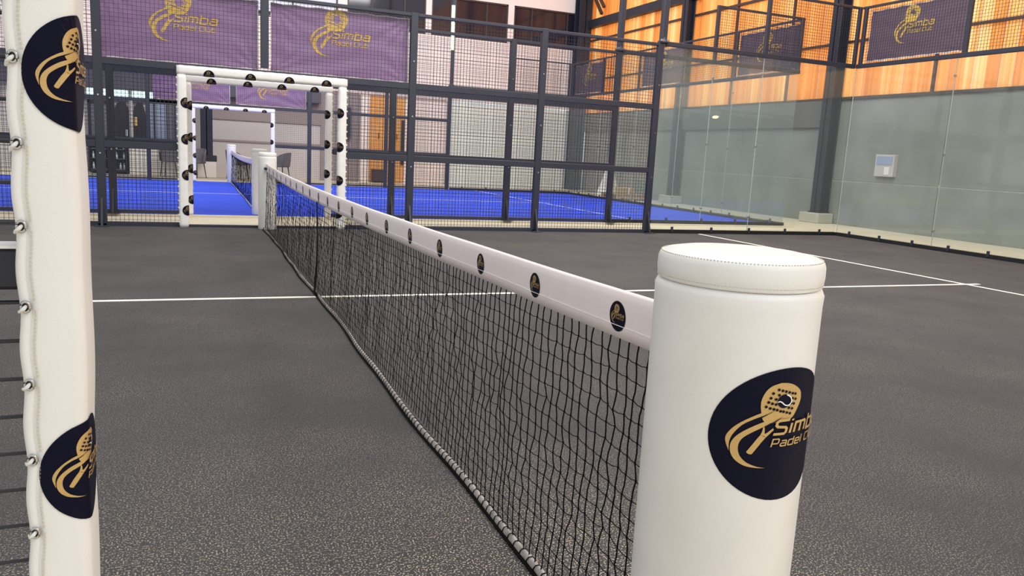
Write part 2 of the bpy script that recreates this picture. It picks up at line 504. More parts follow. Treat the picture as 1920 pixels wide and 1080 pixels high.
EMB = {}
def emblem_layers(detail):
    if detail in EMB: return EMB[detail]
    gold = MB()
    def put(mb, vf): mb.add([(x, y, 0) for x, y in vf[0]], vf[1])
    k = 4 if detail > 1 else (2 if detail else 1)
    ho = smooth_line(HEAD + [HEAD[0]], k)[:-1]
    put(gold, blob2(ho, 5 if detail > 1 else 1))
    put(gold, strip2(smooth_line(S1O, k), smooth_line(S1I, k)))
    put(gold, strip2(smooth_line(S2O, k), smooth_line(S2I, k)))
    for e1, e2 in (GRIP, *PRONGS):
        put(gold, strip2(smooth_line(e1, 3), smooth_line(e2, 3)))
    put(gold, ([(-0.516, -0.235), (-0.508, -0.255), (-0.48, -0.272), (-0.455, -0.274), (-0.445, -0.27)], [(0, 1, 2, 3, 4)]))
    let = MB()
    put(let, text2('Simba', -0.20, 0.03, 0.86, 0.20, 0.095))
    put(let, text2('Padel Club', -0.22, -0.155, 0.80, 0.11, 0.085))
    holes = MB()
    put(holes, blob2(circle(-0.075, 0.515, 0.103, 20), 2))
    if detail:
        for d in DOTS: put(holes, (circle(d[0], d[1], 0.021, 8), [tuple(range(8))]))
        # dark gaps cut by the swooshes across the racket head
        put(holes, strip2([(-0.21, 0.376), (-0.29, 0.335), (-0.38, 0.292)], [(-0.15, 0.405), (-0.3, 0.318), (-0.38, 0.27)]))
        put(holes, strip2([(-0.065, 0.29), (-0.2, 0.212), (-0.33, 0.14)], [(-0.1, 0.265), (-0.2, 0.19), (-0.31, 0.13)]))
    seam = MB()
    sl = smooth_line(SEAM, 3)
    oo, ii = [], []
    for i, p in enumerate(sl):
        a = sl[max(i - 1, 0)]; b = sl[min(i + 1, len(sl) - 1)]
        dx, dy = b[0] - a[0], b[1] - a[1]; l = math.hypot(dx, dy) or 1
        oo.append((p[0] - dy / l * 0.008, p[1] + dx / l * 0.008)); ii.append((p[0] + dy / l * 0.008, p[1] - dx / l * 0.008))
    put(seam, strip2(oo, ii))
    EMB[detail] = (gold, let, holes, seam)
    return EMB[detail]

def mapped(mb, fn, h, name, m, parent):
    r = MB()
    r.v = [tuple(fn(p[0], p[1], h)) for p in mb.v]; r.f = mb.f
    return r.build(name, m, parent)

def logo(parent, fn, detail=2, disc=True, h=0.0006, gold='gold_print', ground='navy_vinyl', name='logo_disc'):
    """fn(u, v, lift) -> world point; a navy disc with the golden racket emblem, printed on the surface fn describes."""
    host = parent
    if disc:
        mb = MB()
        vs, fs = blob2(circle(0, 0, 1.0, 64 if detail > 1 else 28), 14 if detail > 1 else 3)
        mb.add([(x, y, 0) for x, y in vs], fs)
        host = mapped(mb, fn, h, name, ground, parent)
    g, t, ho, se = emblem_layers(detail)
    mapped(g, fn, h * 2, 'emblem', gold, host)
    mapped(ho, fn, h * 3, 'emblem_ball', ground, host)
    mapped(t, fn, h * 4, 'lettering', gold, host)
    if detail > 1:
        mapped(se, fn, h * 4, 'ball_seam', 'white_print', host)
    return host

# ------------------------------------------------------------------ setting: floor, turf, walls
fl = MB().box((-14, -8, -0.12), (14, 27, -0.004)).build('floor', 'floor_concrete', kind='structure')
fl['label'] = 'beige concrete hall floor between the two courts'

def court_turf(name, m, linem, ox, oy, z, label, kind='structure'):
    o = MB().box((-10 + ox, oy, z - 0.03), (10 + ox, oy + 10, z)).build(name, m, loc=(0, 0, 0))
    o['label'] = label; o['kind'] = 'structure'
    lw = 0.05
    for n_, a, b in (('service_line', (6.95 + ox - lw / 2, oy + 0.06), (6.95 + ox + lw / 2, oy + 9.94)),
                     ('service_line', (-6.95 + ox - lw / 2, oy + 0.06), (-6.95 + ox + lw / 2, oy + 9.94)),
                     ('centre_line', (-7.15 + ox, oy + 5 - lw / 2), (7.15 + ox, oy + 5 + lw / 2))):
        MB().box((a[0], a[1], z - 0.002), (b[0], b[1], z + (0.0015 if n_ == 'service_line' else 0.002))).build(n_, linem, o)
    return o
BX, BY, BZ = 0.06, 11.5, 0.03
court_turf('court_turf', 'turf_black', 'line_white', 0, 0, 0.0, 'dark grey sanded turf of the near court')
court_turf('court_turf', 'turf_blue', 'line_blue', BX, BY, BZ, 'bright blue turf of the court behind the fence')

# far wall (y = 25.5)
WY = 25.5
wb = thing('wall_back', (0, WY, 0), 'pale far wall of the hall with high windows', None, kind='structure')
MB().box((3.0, WY, 2.9), (12.9, WY + 0.3, 5.0)).build('wall_panel', 'wall_white', wb)
MB().box((-14, WY, 6.3), (12.9, WY + 0.3, 9.5)).build('wall_panel', 'wall_white', wb)
MB().box((-14, WY, 2.9), (3.0, WY + 0.3, 5.0)).build('wall_panel', 'wall_white', wb)
for x0, x1 in ((-14, -2.5), (0.35, 0.7), (3.5, 3.8), (6.42, 6.62), (9.38, 9.6), (12.42, 12.9)):
    MB().box((x0, WY, 5.0), (x1, WY + 0.3, 6.3)).build('wall_pier', 'wall_white', wb)
MB().box((-14, WY + 0.1, -0.1), (3.0, WY + 0.3, 2.9)).build('wall_panel', 'wall_grey', wb)
MB().box((3.0, WY + 0.1, -0.1), (7.3, WY + 0.3, 2.9)).build('wall_panel', 'wall_white', wb)
MB().box((-0.4, WY + 0.04, 1.78), (3.0, WY + 0.1, 2.45)).build('wall_band', 'wall_taupe', wb)
MB().box((-0.4, WY + 0.06, 1.10), (3.2, WY + 0.1, 1.16)).build('wall_band', 'wall_taupe', wb)
MB().box((3.0, WY + 0.03, 0), (4.25, WY + 0.1, 2.85)).build('wall_band', 'wall_taupe', wb)
MB().box((4.27, WY - 0.12, 0), (4.55, WY + 0.12, 2.85)).build('wall_pier', 'wall_white', wb)
# ribs of the profiled sheet under the windows
for i in range(30):
    x = 3.9 + i * 0.28
    MB().box((x, WY - 0.018, 2.95), (x + 0.06, WY + 0.002, 4.96)).build('sheet_rib', 'wall_white', wb)
# roller shutter of horizontal slats
rs = thing('roller_shutter', (9.6, WY, 0), 'wide white roller shutter of horizontal slats in the far wall', 'shutter')
for i in range(28):
    z = 0.01 + i * 0.1
    MB().bev((7.35, WY - 0.03 , z), (11.85, WY + 0.04, z + 0.094), 0.015).build('slat', 'shutter_white', rs)
for x in (7.28, 11.85): MB().bev((x, WY - 0.06, 0), (x + 0.09, WY + 0.06, 2.86)).build('guide_rail', 'wall_grey', rs)
# dark fascia over the lounge
fa = MB().box((-14, WY - 0.35, 2.46), (2.95, WY + 0.1, 3.15)).build('trim_1', 'fascia_dark')
fa['label'] = 'dark grey fascia band above the lounge'; fa['kind'] = 'structure'
# high windows
def window(n_, x0, x1, z0, z1, pane, label, mulls):
    t = thing('window_%d' % n_, ((x0 + x1) / 2, WY, z0), label, None, kind='structure')
    f = MB()
    for a, b in (((x0, z0), (x1, z0 + 0.05)), ((x0, z1 - 0.05), (x1, z1)), ((x0, z0), (x0 + 0.05, z1)), ((x1 - 0.05, z0), (x1, z1))):
        f.box((a[0], WY + 0.02, a[1]), (b[0], WY + 0.10, b[1]))
    f.build('window_frame', 'brown_steel', t)
    xs = [x0 + 0.05, *mulls, x1 - 0.05]
    for i in range(len(xs) - 1):
        MB().box((xs[i], WY + 0.07, z0 + 0.05), (xs[i + 1], WY + 0.085, z1 - 0.05)).build('pane', pane, t)
    for mx in mulls: MB().box((mx - 0.02, WY + 0.03, z0 + 0.05), (mx + 0.02, WY + 0.09, z1 - 0.05)).build('mullion', 'brown_steel', t)
window(1, -2.5, 0.35, 5.0, 6.3, 'window_pale', 'pale high window left of the light pole', [-1.0])
window(2, 0.7, 3.5, 5.0, 6.3, 'window_pale', 'pale high window above the right purple banner', [2.1])
window(3, 3.8, 6.42, 5.0, 6.3, 'window_glass', 'dark high window just right of the pale ones', [4.6, 5.7])
window(4, 6.62, 9.38, 5.0, 6.3, 'window_glass', 'dark high window in the middle of the far wall', [7.3, 8.6])
window(5, 9.6, 12.42, 5.0, 6.3, 'window_glass', 'dark high window next to the hall corner', [10.3, 11.7])

# right wall: concrete below, translucent warm cladding above
WX = 12.4
wr = thing('wall_right', (WX, 10, 0), 'right hall wall of concrete with warm backlit cladding above', None, kind='structure')
CJ = [(-8 + 3.0 * i) for i in range(12)]
for i in range(11):
    y0, y1 = CJ[i], min(CJ[i + 1], WY)
    if y0 >= WY: break
    MB().bev((WX, y0 + 0.004, -0.1), (WX + 0.3, y1 - 0.004, 0.955), 0.01).build('concrete_panel', 'concrete', wr)
    MB().bev((WX + 0.012, y0 + 0.004, 0.965), (WX + 0.3, y1 - 0.004, 2.72), 0.01).build('concrete_panel', 'concrete', wr)
MB().bev((WX - 0.06, 13.02, 2.12), (WX + 0.05, WY - 0.5, 2.715), 0.01).build('ring_beam', 'concrete_beam', wr)
MB().box((WX + 0.02, -8, 0.9), (WX + 0.28, WY, 1.0)).build('joint_mortar', 'concrete_pale', wr)
MB().box((WX - 0.03, -8, 2.715), (WX + 0.3, WY, 2.775)).build('sill_flashing', 'brown_steel', wr)
PWID = 0.262
proto = MB().bev((-0.012, 0, 0), (0.012, PWID - 0.012, 6.6), 0.006)
pm = None
y = 7.6
while y < WY - 0.1:
    if pm is None:
        o = proto.build('cladding_plank', 'cladding', wr); pm = o.data
    else:
        o = bpy.data.objects.new('cladding_plank', pm); COL.objects.link(o); o.parent = wr
    jit = random.uniform(-0.006, 0.006)
    # the mesh was built relative to the wall's origin
    o.location = (WX + 0.1 + jit, y, 2.77)
    y += PWID
# sealing strips behind the plank joints and the cladding further along, out of the picture
MB().box((WX + 0.125, -8, 2.77), (WX + 0.135, 7.6, 9.37)).build('cladding_sheet', 'cladding', wr)
for z0, z1, d in ((3.93, 3.98, 0.05), (5.30, 5.36, 0.05), (6.9, 6.95, 0.05)):
    MB().box((WX + 0.02, -2, z0), (WX + 0.085, WY, z1)).build('girt', 'brown_steel', wr)
MB().box((WX - 0.12, 18.4, 5.75), (WX + 0.08, WY, 6.02)).build('beam', 'column_steel', wr)
for p, q in (((WX - 0.05, 24.9, 6.9), (WX - 0.05, 24.2, 6.15)), ((WX - 0.05, 24.5, 6.8), (WX - 0.05, 24.05, 6.35))):
    MB().tube([p, q], 0.06, 4).build('brace', 'brown_steel', wr)
for yy in (10.48, 14.6, 16.75, 20.3, 22.8):
    MB().box((WX + 0.03, yy - 0.025, 2.77), (WX + 0.085, yy + 0.025, 9.3)).build('stud', 'brown_steel', wr)

def hcolumn(name, x, y, z0, z1, wid, dep, along, label):
    t = thing(name, (x, y, 0), label, 'column')
    tf = 0.03
    if along == 'x':
        for xx in (x - dep / 2, x + dep / 2 - tf): MB().bev((xx, y - wid / 2, z0), (xx + tf, y + wid / 2, z1), 0.004).build('flange', 'column_steel', t)
        MB().box((x - dep / 2, y - 0.012, z0), (x + dep / 2, y + 0.012, z1)).build('web', 'column_steel', t)
    else:
        for yy in (y - dep / 2, y + dep / 2 - tf): MB().bev((x - wid / 2, yy, z0), (x + wid / 2, yy + tf, z1), 0.004).build('flange', 'column_steel', t)
        MB().box((x - 0.012, y - dep / 2, z0), (x + 0.012, y + dep / 2, z1)).build('web', 'column_steel', t)
    return t
for x, yv, zb, along, lab in ((12.24, 12.84, 0.22, 'x', 'dark steel column by the glass corner of the near court'),
                              (12.24, 18.72, 0.22, 'x', 'dark steel column behind the glass beside the blue court')):
    t = hcolumn('steel_column', x, yv, zb, 9.3, 0.28, 0.28, along, lab)
    MB().bev((x - 0.17, yv - 0.17, zb), (x + 0.15, yv + 0.17, zb + 0.025), 0.004).build('base_plate', 'column_steel', t)
    MB().bev((x - 0.3, yv - 0.3, -0.01), (x + 0.15, yv + 0.3, zb), 0.02).build('plinth', 'concrete_pale', t)
t = hcolumn('steel_column', 12.15, 25.2, 0.0, 9.3, 0.5, 0.4, 'y', 'dark steel column in the far hall corner')
t = hcolumn('steel_column', -0.5, 24.7, 0.62, 2.6, 0.34, 0.34, 'y', 'navy steel column on a white block seen through the gate')
MB().bev((-0.78, 24.45, 0.48), (-0.22, 24.95, 0.66), 0.01).build('base_plate', 'column_steel', t)
MB().bev((-0.76, 24.46, 0.0), (-0.24, 24.94, 0.48), 0.01).build('plinth', 'cloth_white', t)
MB().box((-0.67, 24.53, 2.5), (-0.33, 25.3, 2.62)).build('cap_plate', 'column_steel', t)

# ------------------------------------------------------------------ fences
PW = 0.10
def wires(x0, x1, z0, z1, yy, r=0.0021, pitch=0.05, axis='x'):
    """welded wire grid in the plane y = yy (axis x) or x = yy (axis y)"""
    mb = MB()
    def bar(a, b, c, d):
        if axis == 'x': mb.box((a, yy - r, c), (b, yy + r, d))
        else: mb.box((yy - r, a, c), (yy + r, b, d))
    n = max(1, round((x1 - x0) / pitch))
    for i in range(1, n): bar(x0 + (x1 - x0) * i / n - r, x0 + (x1 - x0) * i / n + r, z0, z1)
    n = max(1, round((z1 - z0) / pitch))
    for i in range(1, n):
        z = z0 + (z1 - z0) * i / n
        bar(x0, x1, z - r, z + r)
    return mb

def fence(name, label, yy, posts, segs, group=None, zb=0.0, gatepost=None, side=1, detail=True):
    """posts: x positions of 3 m posts; segs: (x0, x1, z0) mesh bays, with rails at 1, 2 and 3 m"""
    t = thing(name, ((posts[0] + posts[-1]) / 2, yy, zb), label, 'fence', group)
    for x in posts:
        MB().bev((x - PW / 2, yy - 0.04, zb), (x + PW / 2, yy + 0.04, zb + 3.0), 0.006).build('post', 'dark_steel', t)
        if detail:
            # flared foot with gusset and bolts
            g = MB()
            g.add([(x - 0.012, yy - 0.04, zb + 0.35), (x - 0.012, yy - 0.15, zb + 0.012), (x - 0.012, yy - 0.04, zb + 0.012),
                   (x + 0.012, yy - 0.04, zb + 0.35), (x + 0.012, yy - 0.15, zb + 0.012), (x + 0.012, yy - 0.04, zb + 0.012)],
                  [(0, 1, 2), (3, 5, 4), (0, 3, 4, 1), (1, 4, 5, 2), (2, 5, 3, 0)])
            g.bev((x - 0.08, yy - 0.16, zb), (x + 0.08, yy + 0.1, zb + 0.012), 0.003)
            g.build('foot', 'dark_steel', t)
            b = MB()
            for z in (0.9, 0.3, 1.6, 2.35):
                b.tube([(x, yy - 0.04, zb + z), (x, yy - 0.052, zb + z)], 0.011, 8)
            b.build('bolt', 'chrome', t, kind='stuff')
    for x0, x1, z0 in segs:
        zs = [z for z in (0.0, 1.0, 2.0, 3.0) if z >= z0 - 0.01]
        if x1 - x0 < 1.0: zs = zs[:3]   # short bay beside the gate, under the panel over the gate
        for z in zs:
            if x1 - x0 < 1.0 and z == 2.0: continue
            h = 0.045 if z in (0.0, 3.0) else 0.085
            za = 0.01 if z == 0 else (2.95 if z == 3.0 else z - 0.03)
            MB().bev((x0, yy - 0.03, zb + za), (x1, yy + 0.03, zb + za + h), 0.005).build('rail', 'dark_steel', t)
        for a, b in zip(zs[:-1], zs[1:]):
            wires(x0, x1, zb + a + 0.03, zb + b - 0.01, yy).build('wire_mesh', 'wire', t, kind='stuff')
    return t

fence('court_fence', 'dark steel mesh fence with banners behind the net', 10.03, [-4, -1.94, 1.98, 3.96, 5.96],
      [(-4, -1.94, 0), (-1.94, -1.06, 0), (1.06, 1.98, 0), (-1.94, 0, 2.0), (0, 1.98, 2.0), (1.98, 3.96, 0), (3.96, 5.96, 0)])
# post standing over the gate
fA = bpy.data.objects['court_fence']
MB().bev((-0.05, 9.99, 2.09), (0.05, 10.07, 3.0), 0.006).build('post', 'dark_steel', fA)
fence('court_fence', 'near mesh fence along the front of the blue court', BY, [-4 + BX, -2 + BX, 2 + BX, 4 + BX, 6 + BX],
      [(-4 + BX, -2 + BX, 0), (-2 + BX, -1.06 + BX, 0), (1.06 + BX, 2 + BX, 0), (-2 + BX, BX, 2.0), (BX, 2 + BX, 2.0), (2 + BX, 4 + BX, 0), (4 + BX, 6 + BX, 0)], zb=BZ)
fence('court_fence', 'far mesh fence at the back of the blue court', BY + 10, [-4 + BX, -2 + BX, 2.1, 4.25, 6.12],
      [(-4 + BX, -2 + BX, 0), (-2 + BX, -1 + BX, 0), (1.1 + BX, 2 + BX, 0), (-2 + BX, 2 + BX, 2.0), (2 + BX, 4.25, 0), (4.25, 6.12, 0)], zb=BZ, detail=False)
MBk = MB().box((-4, 9.99, -0.002), (6, 10.06, 0.03)).build('kerb_rail', 'dark_steel', fA)

# slab under the blue court
sl = MB().box((-10.2 + BX, BY - 0.1, -0.004), (10.2 + BX, BY + 10.1, BZ - 0.002)).build('court_slab', 'floor_concrete', kind='structure')
sl['label'] = 'concrete slab edge under the blue court'

# glass walls -------------------------------------------------------
def glass_wall(label, axis, fixed, spans, zb, inward, group=None):
    """axis 'x': panes run along x in the plane y = fixed; axis 'y': along y in the plane x = fixed"""
    a0, a1 = min(s[0] for s in spans), max(s[1] for s in spans)
    loc = ((a0 + a1) / 2, fixed, zb) if axis == 'x' else (fixed, (a0 + a1) / 2, zb)
    t = thing('glass_wall', loc, label, 'glass wall', group)
    def bx(a, b, c0, c1, z0, z1, fn='bev', r=0.003):
        if axis == 'x': p, q = (a, fixed + c0, z0), (b, fixed + c1, z1)
        else: p, q = (fixed + c0, a, z0), (fixed + c1, b, z1)
        return MB().bev(p, q, r)
    for a, b in spans:
        bx(a + 0.003, b - 0.003, -0.006, 0.006, zb + 0.05, zb + 2.96).build('pane', 'court_glass', t)
    bx(a0, a1, -0.035, 0.035, zb + 0.0, zb + 0.06).build('base_rail', 'black_rubber', t)
    bx(a0, a1, -0.03, 0.03, zb + 2.96, zb + 3.03, r=0.006).build('top_rail', 'dark_steel', t)
    cl = sorted({round(v, 3) for s in spans for v in s})
    for v in cl:
        for z in (0.3, 1.5, 2.7):
            if a0 + 0.02 < v < a1 - 0.02:
                bx(v - 0.018, v + 0.018, -0.02, 0.02, zb + z - 0.014, zb + z + 0.014).build('clamp', 'chrome', t)
    for v in cl:
        if a0 + 0.02 < v < a1 - 0.02 or (v == cl[-1] and axis == 'y'):
            bx(v - 0.0035, v + 0.0035, -0.0065, 0.0065, zb + 0.06, zb + 2.95, r=0.001).build('pane_joint', 'glass_edge', t)
    n = int((a1 - a0) / 0.66)
    for i in range(n):
        v = a0 + (i + 0.5) * (a1 - a0) / n
        bx(v - 0.018, v + 0.018, inward * 0.036 - 0.015, inward * 0.036 + 0.015, zb + 0.02, zb + 0.11).build('foot_clamp', 'dark_steel', t)
    return t
glass_wall('clear glass side wall right of the black fence post', 'x', 10.03, [(6.05, 8.0), (8.0, 9.98)], 0.0, -1)
glass_wall('clear glass end wall of the near court at the right edge', 'y', 10.0, [(0.0, 2.0), (2.0, 4.0), (4.0, 6.0), (6.0, 8.0), (8.0, 10.0)], 0.0, -1)
glass_wall('clear glass side wall at the front of the blue court', 'x', BY, [(6.05 + BX, 8.0 + BX), (8.0 + BX, 9.98 + BX)], BZ, -1)
glass_wall('clear glass end wall of the blue court', 'y', 10.0 + BX, [(BY + 2 * i, BY + 2 * i + 2) for i in range(5)], BZ, -1)
glass_wall('clear glass side wall at the back of the blue court', 'x', BY + 10, [(6.2, 8.0 + BX), (8.0 + BX, 9.98 + BX)], BZ, -1)

def upper(label, axis, fixed, a0, a1, zb, posts):
    loc = ((a0 + a1) / 2, fixed, zb + 3.03) if axis == 'x' else (fixed, (a0 + a1) / 2, zb + 3.03)
    t = thing('upper_fence', loc, label, 'fence')
    def bx(a, b, z0, z1, w_=0.025):
        if axis == 'x': return MB().bev((a, fixed - w_, z0), (b, fixed + w_, z1), 0.004)
        return MB().bev((fixed - w_, a, z0), (fixed + w_, b, z1), 0.004)
    for v in posts: bx(v - 0.03, v + 0.03, zb + 3.03, zb + 4.0).build('post', 'dark_steel', t)
    bx(a0, a1, zb + 3.96, zb + 4.0, 0.02).build('rail', 'dark_steel', t)
    for v0, v1 in zip(posts[:-1], posts[1:]):
        wires(v0, v1, zb + 3.03, zb + 3.96, fixed, r=0.0022, axis=axis).build('wire_mesh', 'wire', t, kind='stuff')
    return t
upper('mesh panel above the glass side wall of the near court', 'x', 10.03, 8.0, 9.96, 0.0, [8.0, 9.96])
upper('mesh strip above the end glass of the near court', 'y', 10.0, 3.9, 10.0, 0.0, [3.9, 5.9, 7.9, 9.93])
upper('mesh panel above the front glass of the blue court', 'x', BY, 8.0 + BX, 10.0 + BX, BZ, [8.0 + BX, 9.95 + BX])
upper('mesh strip with banners above the end glass of the blue court', 'y', 10.0 + BX, BY, BY + 10, BZ, [BY + 0.04, BY + 2, BY + 4, BY + 6, BY + 8, BY + 9.95])
upper('mesh panel above the glass at the back of the blue court', 'x', BY + 10, 8.0 + BX, 9.9 + BX, BZ, [8.0 + BX, 9.9 + BX])

# light poles -------------------------------------------------------
def pole(x, yv, z0, label, z1=8.0):
    t = thing('light_pole', (x, yv, z0), label, 'light pole')
    MB().bev((x - 0.05, yv - 0.05, z0 + 0.03), (x + 0.05, yv + 0.05, z1), 0.012).build('pole', 'dark_steel', t)
    MB().lathe([(0.0, 0.0), (0.085, 0.0), (0.085, 0.02), (0.06, 0.05), (0.05, 0.09), (0.0, 0.09)], (x, yv, z0), 20).build('collar', 'dark_steel', t, smooth=False)
    b = MB()
    for dx in (-0.06, 0.06): b.tube([(x + dx, yv - 0.06, z0 + 0.02), (x + dx, yv - 0.06, z0 + 0.05)], 0.016, 8)
    b.build('bolt', 'chrome', t, kind='stuff')
    MB().bev((x - 0.30, yv - 0.1, z1 - 0.05), (x + 0.30, yv + 0.1, z1 + 0.1), 0.02).build('floodlight_housing', 'dark_steel', t)
    return t
pole(6.0, 10.03, 3.0, 'dark light pole rising from the near fence post')
pole(6.0 + BX, BY, 3.0 + BZ, 'dark light pole rising from the front fence of the blue court')
t = pole(6.15, BY + 10, 3.0 + BZ, 'light pole with a glowing sleeve for its sunlit part at the back of the blue court')
MB().tube([(6.11, BY + 9.93, 4.05), (6.10, BY + 9.93, 5.28)], 0.05, 10).build('pole_sunlit_part', 'pole_glow', t)  # glowing sleeve stands in for sunlight on the upper pole

# ------------------------------------------------------------------ banners
def banner(label, axis, fixed, a0, a1, z0, z1, cx, cz, size, seed, flip=False, group='purple club banners', sheet='banner_purple'):
    """a hanging vinyl sheet facing -y (axis x) or -x (axis y; a runs from far to near)"""
    loc = ((a0 + a1) / 2, fixed, z0) if axis == 'x' else (fixed, (a0 + a1) / 2, z0)
    t = thing('banner', loc, label, 'banner', group)
    rr = random.Random(seed)
    ph = [rr.uniform(0, 6.28) for _ in range(6)]
    W_, H_ = abs(a1 - a0), z1 - z0
    sg = 1 if a1 > a0 else -1
    def disp(s, z):
        x, zz = s * W_, (z - z0)
        d = 0.0
        for (px_, pz_, p, k) in ((0, 0, ph[0], 17), (W_, 0, ph[1], 15), (0, H_, ph[2], 19), (W_, H_, ph[3], 16)):
            r = math.hypot(x - px_, zz - pz_); an = math.atan2(zz - pz_, x - px_)
            d += 0.010 * math.sin(an * k + p) * math.exp(-r / 0.28) * min(1, r / 0.05)
        d += 0.006 * math.sin(x * 3.1 + ph[4]) * math.sin(zz * 4 + ph[5]) + 0.003 * math.sin(zz * 23 + 2 * math.sin(x * 4 + ph[0]))
        return d
    def P(s, z, lift=0.0):
        # local edge scallop between the ties
        ed = 0.012 * math.sin(math.pi * (s * 6 % 1)) ** 2
        zz = z + (ed if z - z0 < 0.02 else 0) - (ed if z1 - z < 0.02 else 0)
        a = a0 + (a1 - a0) * s
        off = -disp(s, z) - lift
        return (a, fixed + off, zz) if axis == 'x' else (fixed + off, a, zz)
    mb = MB()
    mb.grid(lambda s, q: P(s, z0 + q * H_), 72, 36)
    mb.grid(lambda s, q: P(s, z0 + q * H_, -0.003), 72, 36, True)
    mb.build('sheet', sheet, t, smooth=True)
    hem = 0.018
    for nm, rect in (('hem', (1 - hem / W_, 1, 0, 1)), ('hem', (0, 1, 0, hem / H_)), ('hem', (0, hem * 0.5 / W_, 0, 1)), ('hem', (0, 1, 1 - hem * .6 / H_, 1))):
        s0, s1, q0, q1 = rect
        MB().grid(lambda s, q: P(s0 + (s1 - s0) * s, z0 + (q0 + (q1 - q0) * q) * H_, 0.003), 24 if s1 - s0 > 0.5 else 1, 16 if q1 - q0 > 0.5 else 1).build(nm, 'banner_hem', t)
    ties = MB()
    for s in (0.02, 0.35, 0.68, 0.98):
        for z in (z0 + 0.02, z1 - 0.02):
            p = Vector(P(s, z, 0.004)); o_ = Vector((0, -0.05, 0)) if axis == 'x' else Vector((-0.04, 0, 0))
            ties.tube([p, p + o_ * 0.5 + Vector((0, 0, 0.02 if z > z0 + .1 else -0.02)), p + o_ * 0.8 + Vector((0, 0, 0.05 if z > z0 + .1 else -0.05))], 0.004, 5)
    ties.build('tie', 'banner_hem', t, kind='stuff')
    def fn(u, v, h):
        s = ((cx + sg * u * size) - a0) / (a1 - a0)
        return P(min(max(s, 0), 1), cz + v * size, 0.002 + h)
    logo(t, fn, 1, False, 0.0012, 'gold_banner', sheet)
    return t
banner('purple banner upper left behind the fence, left of its middle post', 'x', 10.10, -1.92, -0.07, 2.05, 2.93, -0.98, 2.55, 0.49, 1)
banner('purple banner right of the middle post above the padded gate', 'x', 10.10, 0.08, 1.93, 2.05, 2.93, 0.97, 2.55, 0.49, 2)
banner('purple banner of the far fence, left one seen through the gate', 'x', BY + 10.08, -1.82, 0.05, 2.08, 2.92, -0.86, 2.5, 0.48, 3)
banner('purple banner of the far fence, right one seen through the gate', 'x', BY + 10.08, 0.20, 2.02, 2.08, 2.92, 1.12, 2.5, 0.48, 4)
banner('purple banner in shaded tone at top right above the glass corner', 'y', 10.05, 9.85, 7.95, 3.06, 3.92, 8.95, 3.53, 0.47, 5, group='shaded purple banners above the glass', sheet='banner_purple_shaded')
banner('purple banner in shaded tone nearest the glass corner of the blue court', 'y', 10.06 + BX, 11.62 + 1.85, 11.62, 3.08, 3.95, 12.55, 3.55, 0.47, 6, group='shaded purple banners above the glass', sheet='banner_purple_shaded')
banner('purple banner in shaded tone behind the light poles on the blue court', 'y', 10.06 + BX, 15.5 + 1.95, 15.5, 3.08, 3.95, 16.45, 3.55, 0.47, 7, group='shaded purple banners above the glass', sheet='banner_purple_shaded')
banner('purple banner in shaded tone furthest back above the blue court', 'y', 10.06 + BX, 19.5 + 1.9, 19.5, 3.08, 3.95, 20.45, 3.55, 0.47, 8, group='shaded purple banners above the glass', sheet='banner_purple_shaded')

# ------------------------------------------------------------------ padded net posts
def net_post(x, yv, r, H, zb, label, near=False, discs=()):
    t = thing('net_post', (x, yv, zb), label, 'post', 'padded net posts')
    n = 128 if near else 32
    ca = H - 0.052
    MB().lathe([(r - 0.006, 0.0), (r, 0.01), (r, ca - 0.03), (r + 0.001, ca - 0.012), (r - 0.003, ca - 0.003), (r - 0.010, ca)], (x, yv, zb), n).build('pad', 'leather', t, smooth=True)
    pr_ = [(r - 0.012, ca - 0.001), (r - 0.005, ca + 0.001), (r - 0.002, ca + 0.004), (r - 0.0035, ca + 0.007), (r - 0.002, ca + 0.010), (r - 0.001, ca + 0.02), (r - 0.0015, H - 0.016),
           (r - 0.004, H - 0.009), (r - 0.0065, H - 0.0062), (r - 0.0085, H - 0.0066), (r - 0.014, H - 0.003), (r * 0.75, H + 0.001), (r * 0.4, H + 0.003), (0.0, H + 0.003)]
    MB().lathe(pr_, (x, yv, zb), n).build('cap', 'leather', t, smooth=True)
    if near:
        st = MB()
        for rr_, z, k in ((r - 0.0062, H - 0.0055, 150), (r - 0.0022, ca + 0.0075, 150)):
            for i in range(k):
                a = 2 * math.pi * i / k; b = a + 2 * math.pi / k * 0.62
                st.tube([(x + rr_ * math.cos(a), yv + rr_ * math.sin(a), zb + z), (x + rr_ * math.cos(b), yv + rr_ * math.sin(b), zb + z)], 0.0007, 4)
        st.build('stitching', 'leather_seam', t, kind='stuff')
    for z, ang, R, kx, det in discs:
        def fn(u, v, h, z=z, ang=ang, R=R, kx=kx):
            a = ang + u * R * kx / r
            return (x + (r + h) * math.cos(a), yv + (r + h) * math.sin(a), zb + z + v * R)
        logo(t, fn, det, True, 0.0011 if near else 0.0006)
    return t
PR = 0.1415
PY = 0.19
# direction from post to camera
cang = math.atan2(-0.8999 - PY, -0.8777 - 0.0)
net_post(0.0, PY, PR, 0.990, 0.0, 'large white padded net post in the right foreground', True, [(0.706, cang + math.radians(43), 0.113, 1.14, 2)])
net_post(0.02, 9.86, 0.118, 1.005, 0.0, 'white padded net post at the far end of the near net', False, [(0.66, 0.3, 0.075, 1, 0), (0.22, 0.3, 0.075, 1, 0)])
net_post(0.0 + BX, BY + 0.2, 0.118, 1.0, BZ, 'white padded net post just behind the far end of the near net', False,
         [(0.66, -0.6, 0.075, 1, 0), (0.22, -0.6, 0.075, 1, 0)])
net_post(0.0 + BX, BY + 9.8, 0.118, 1.0, BZ, 'white padded net post at the back of the blue court')

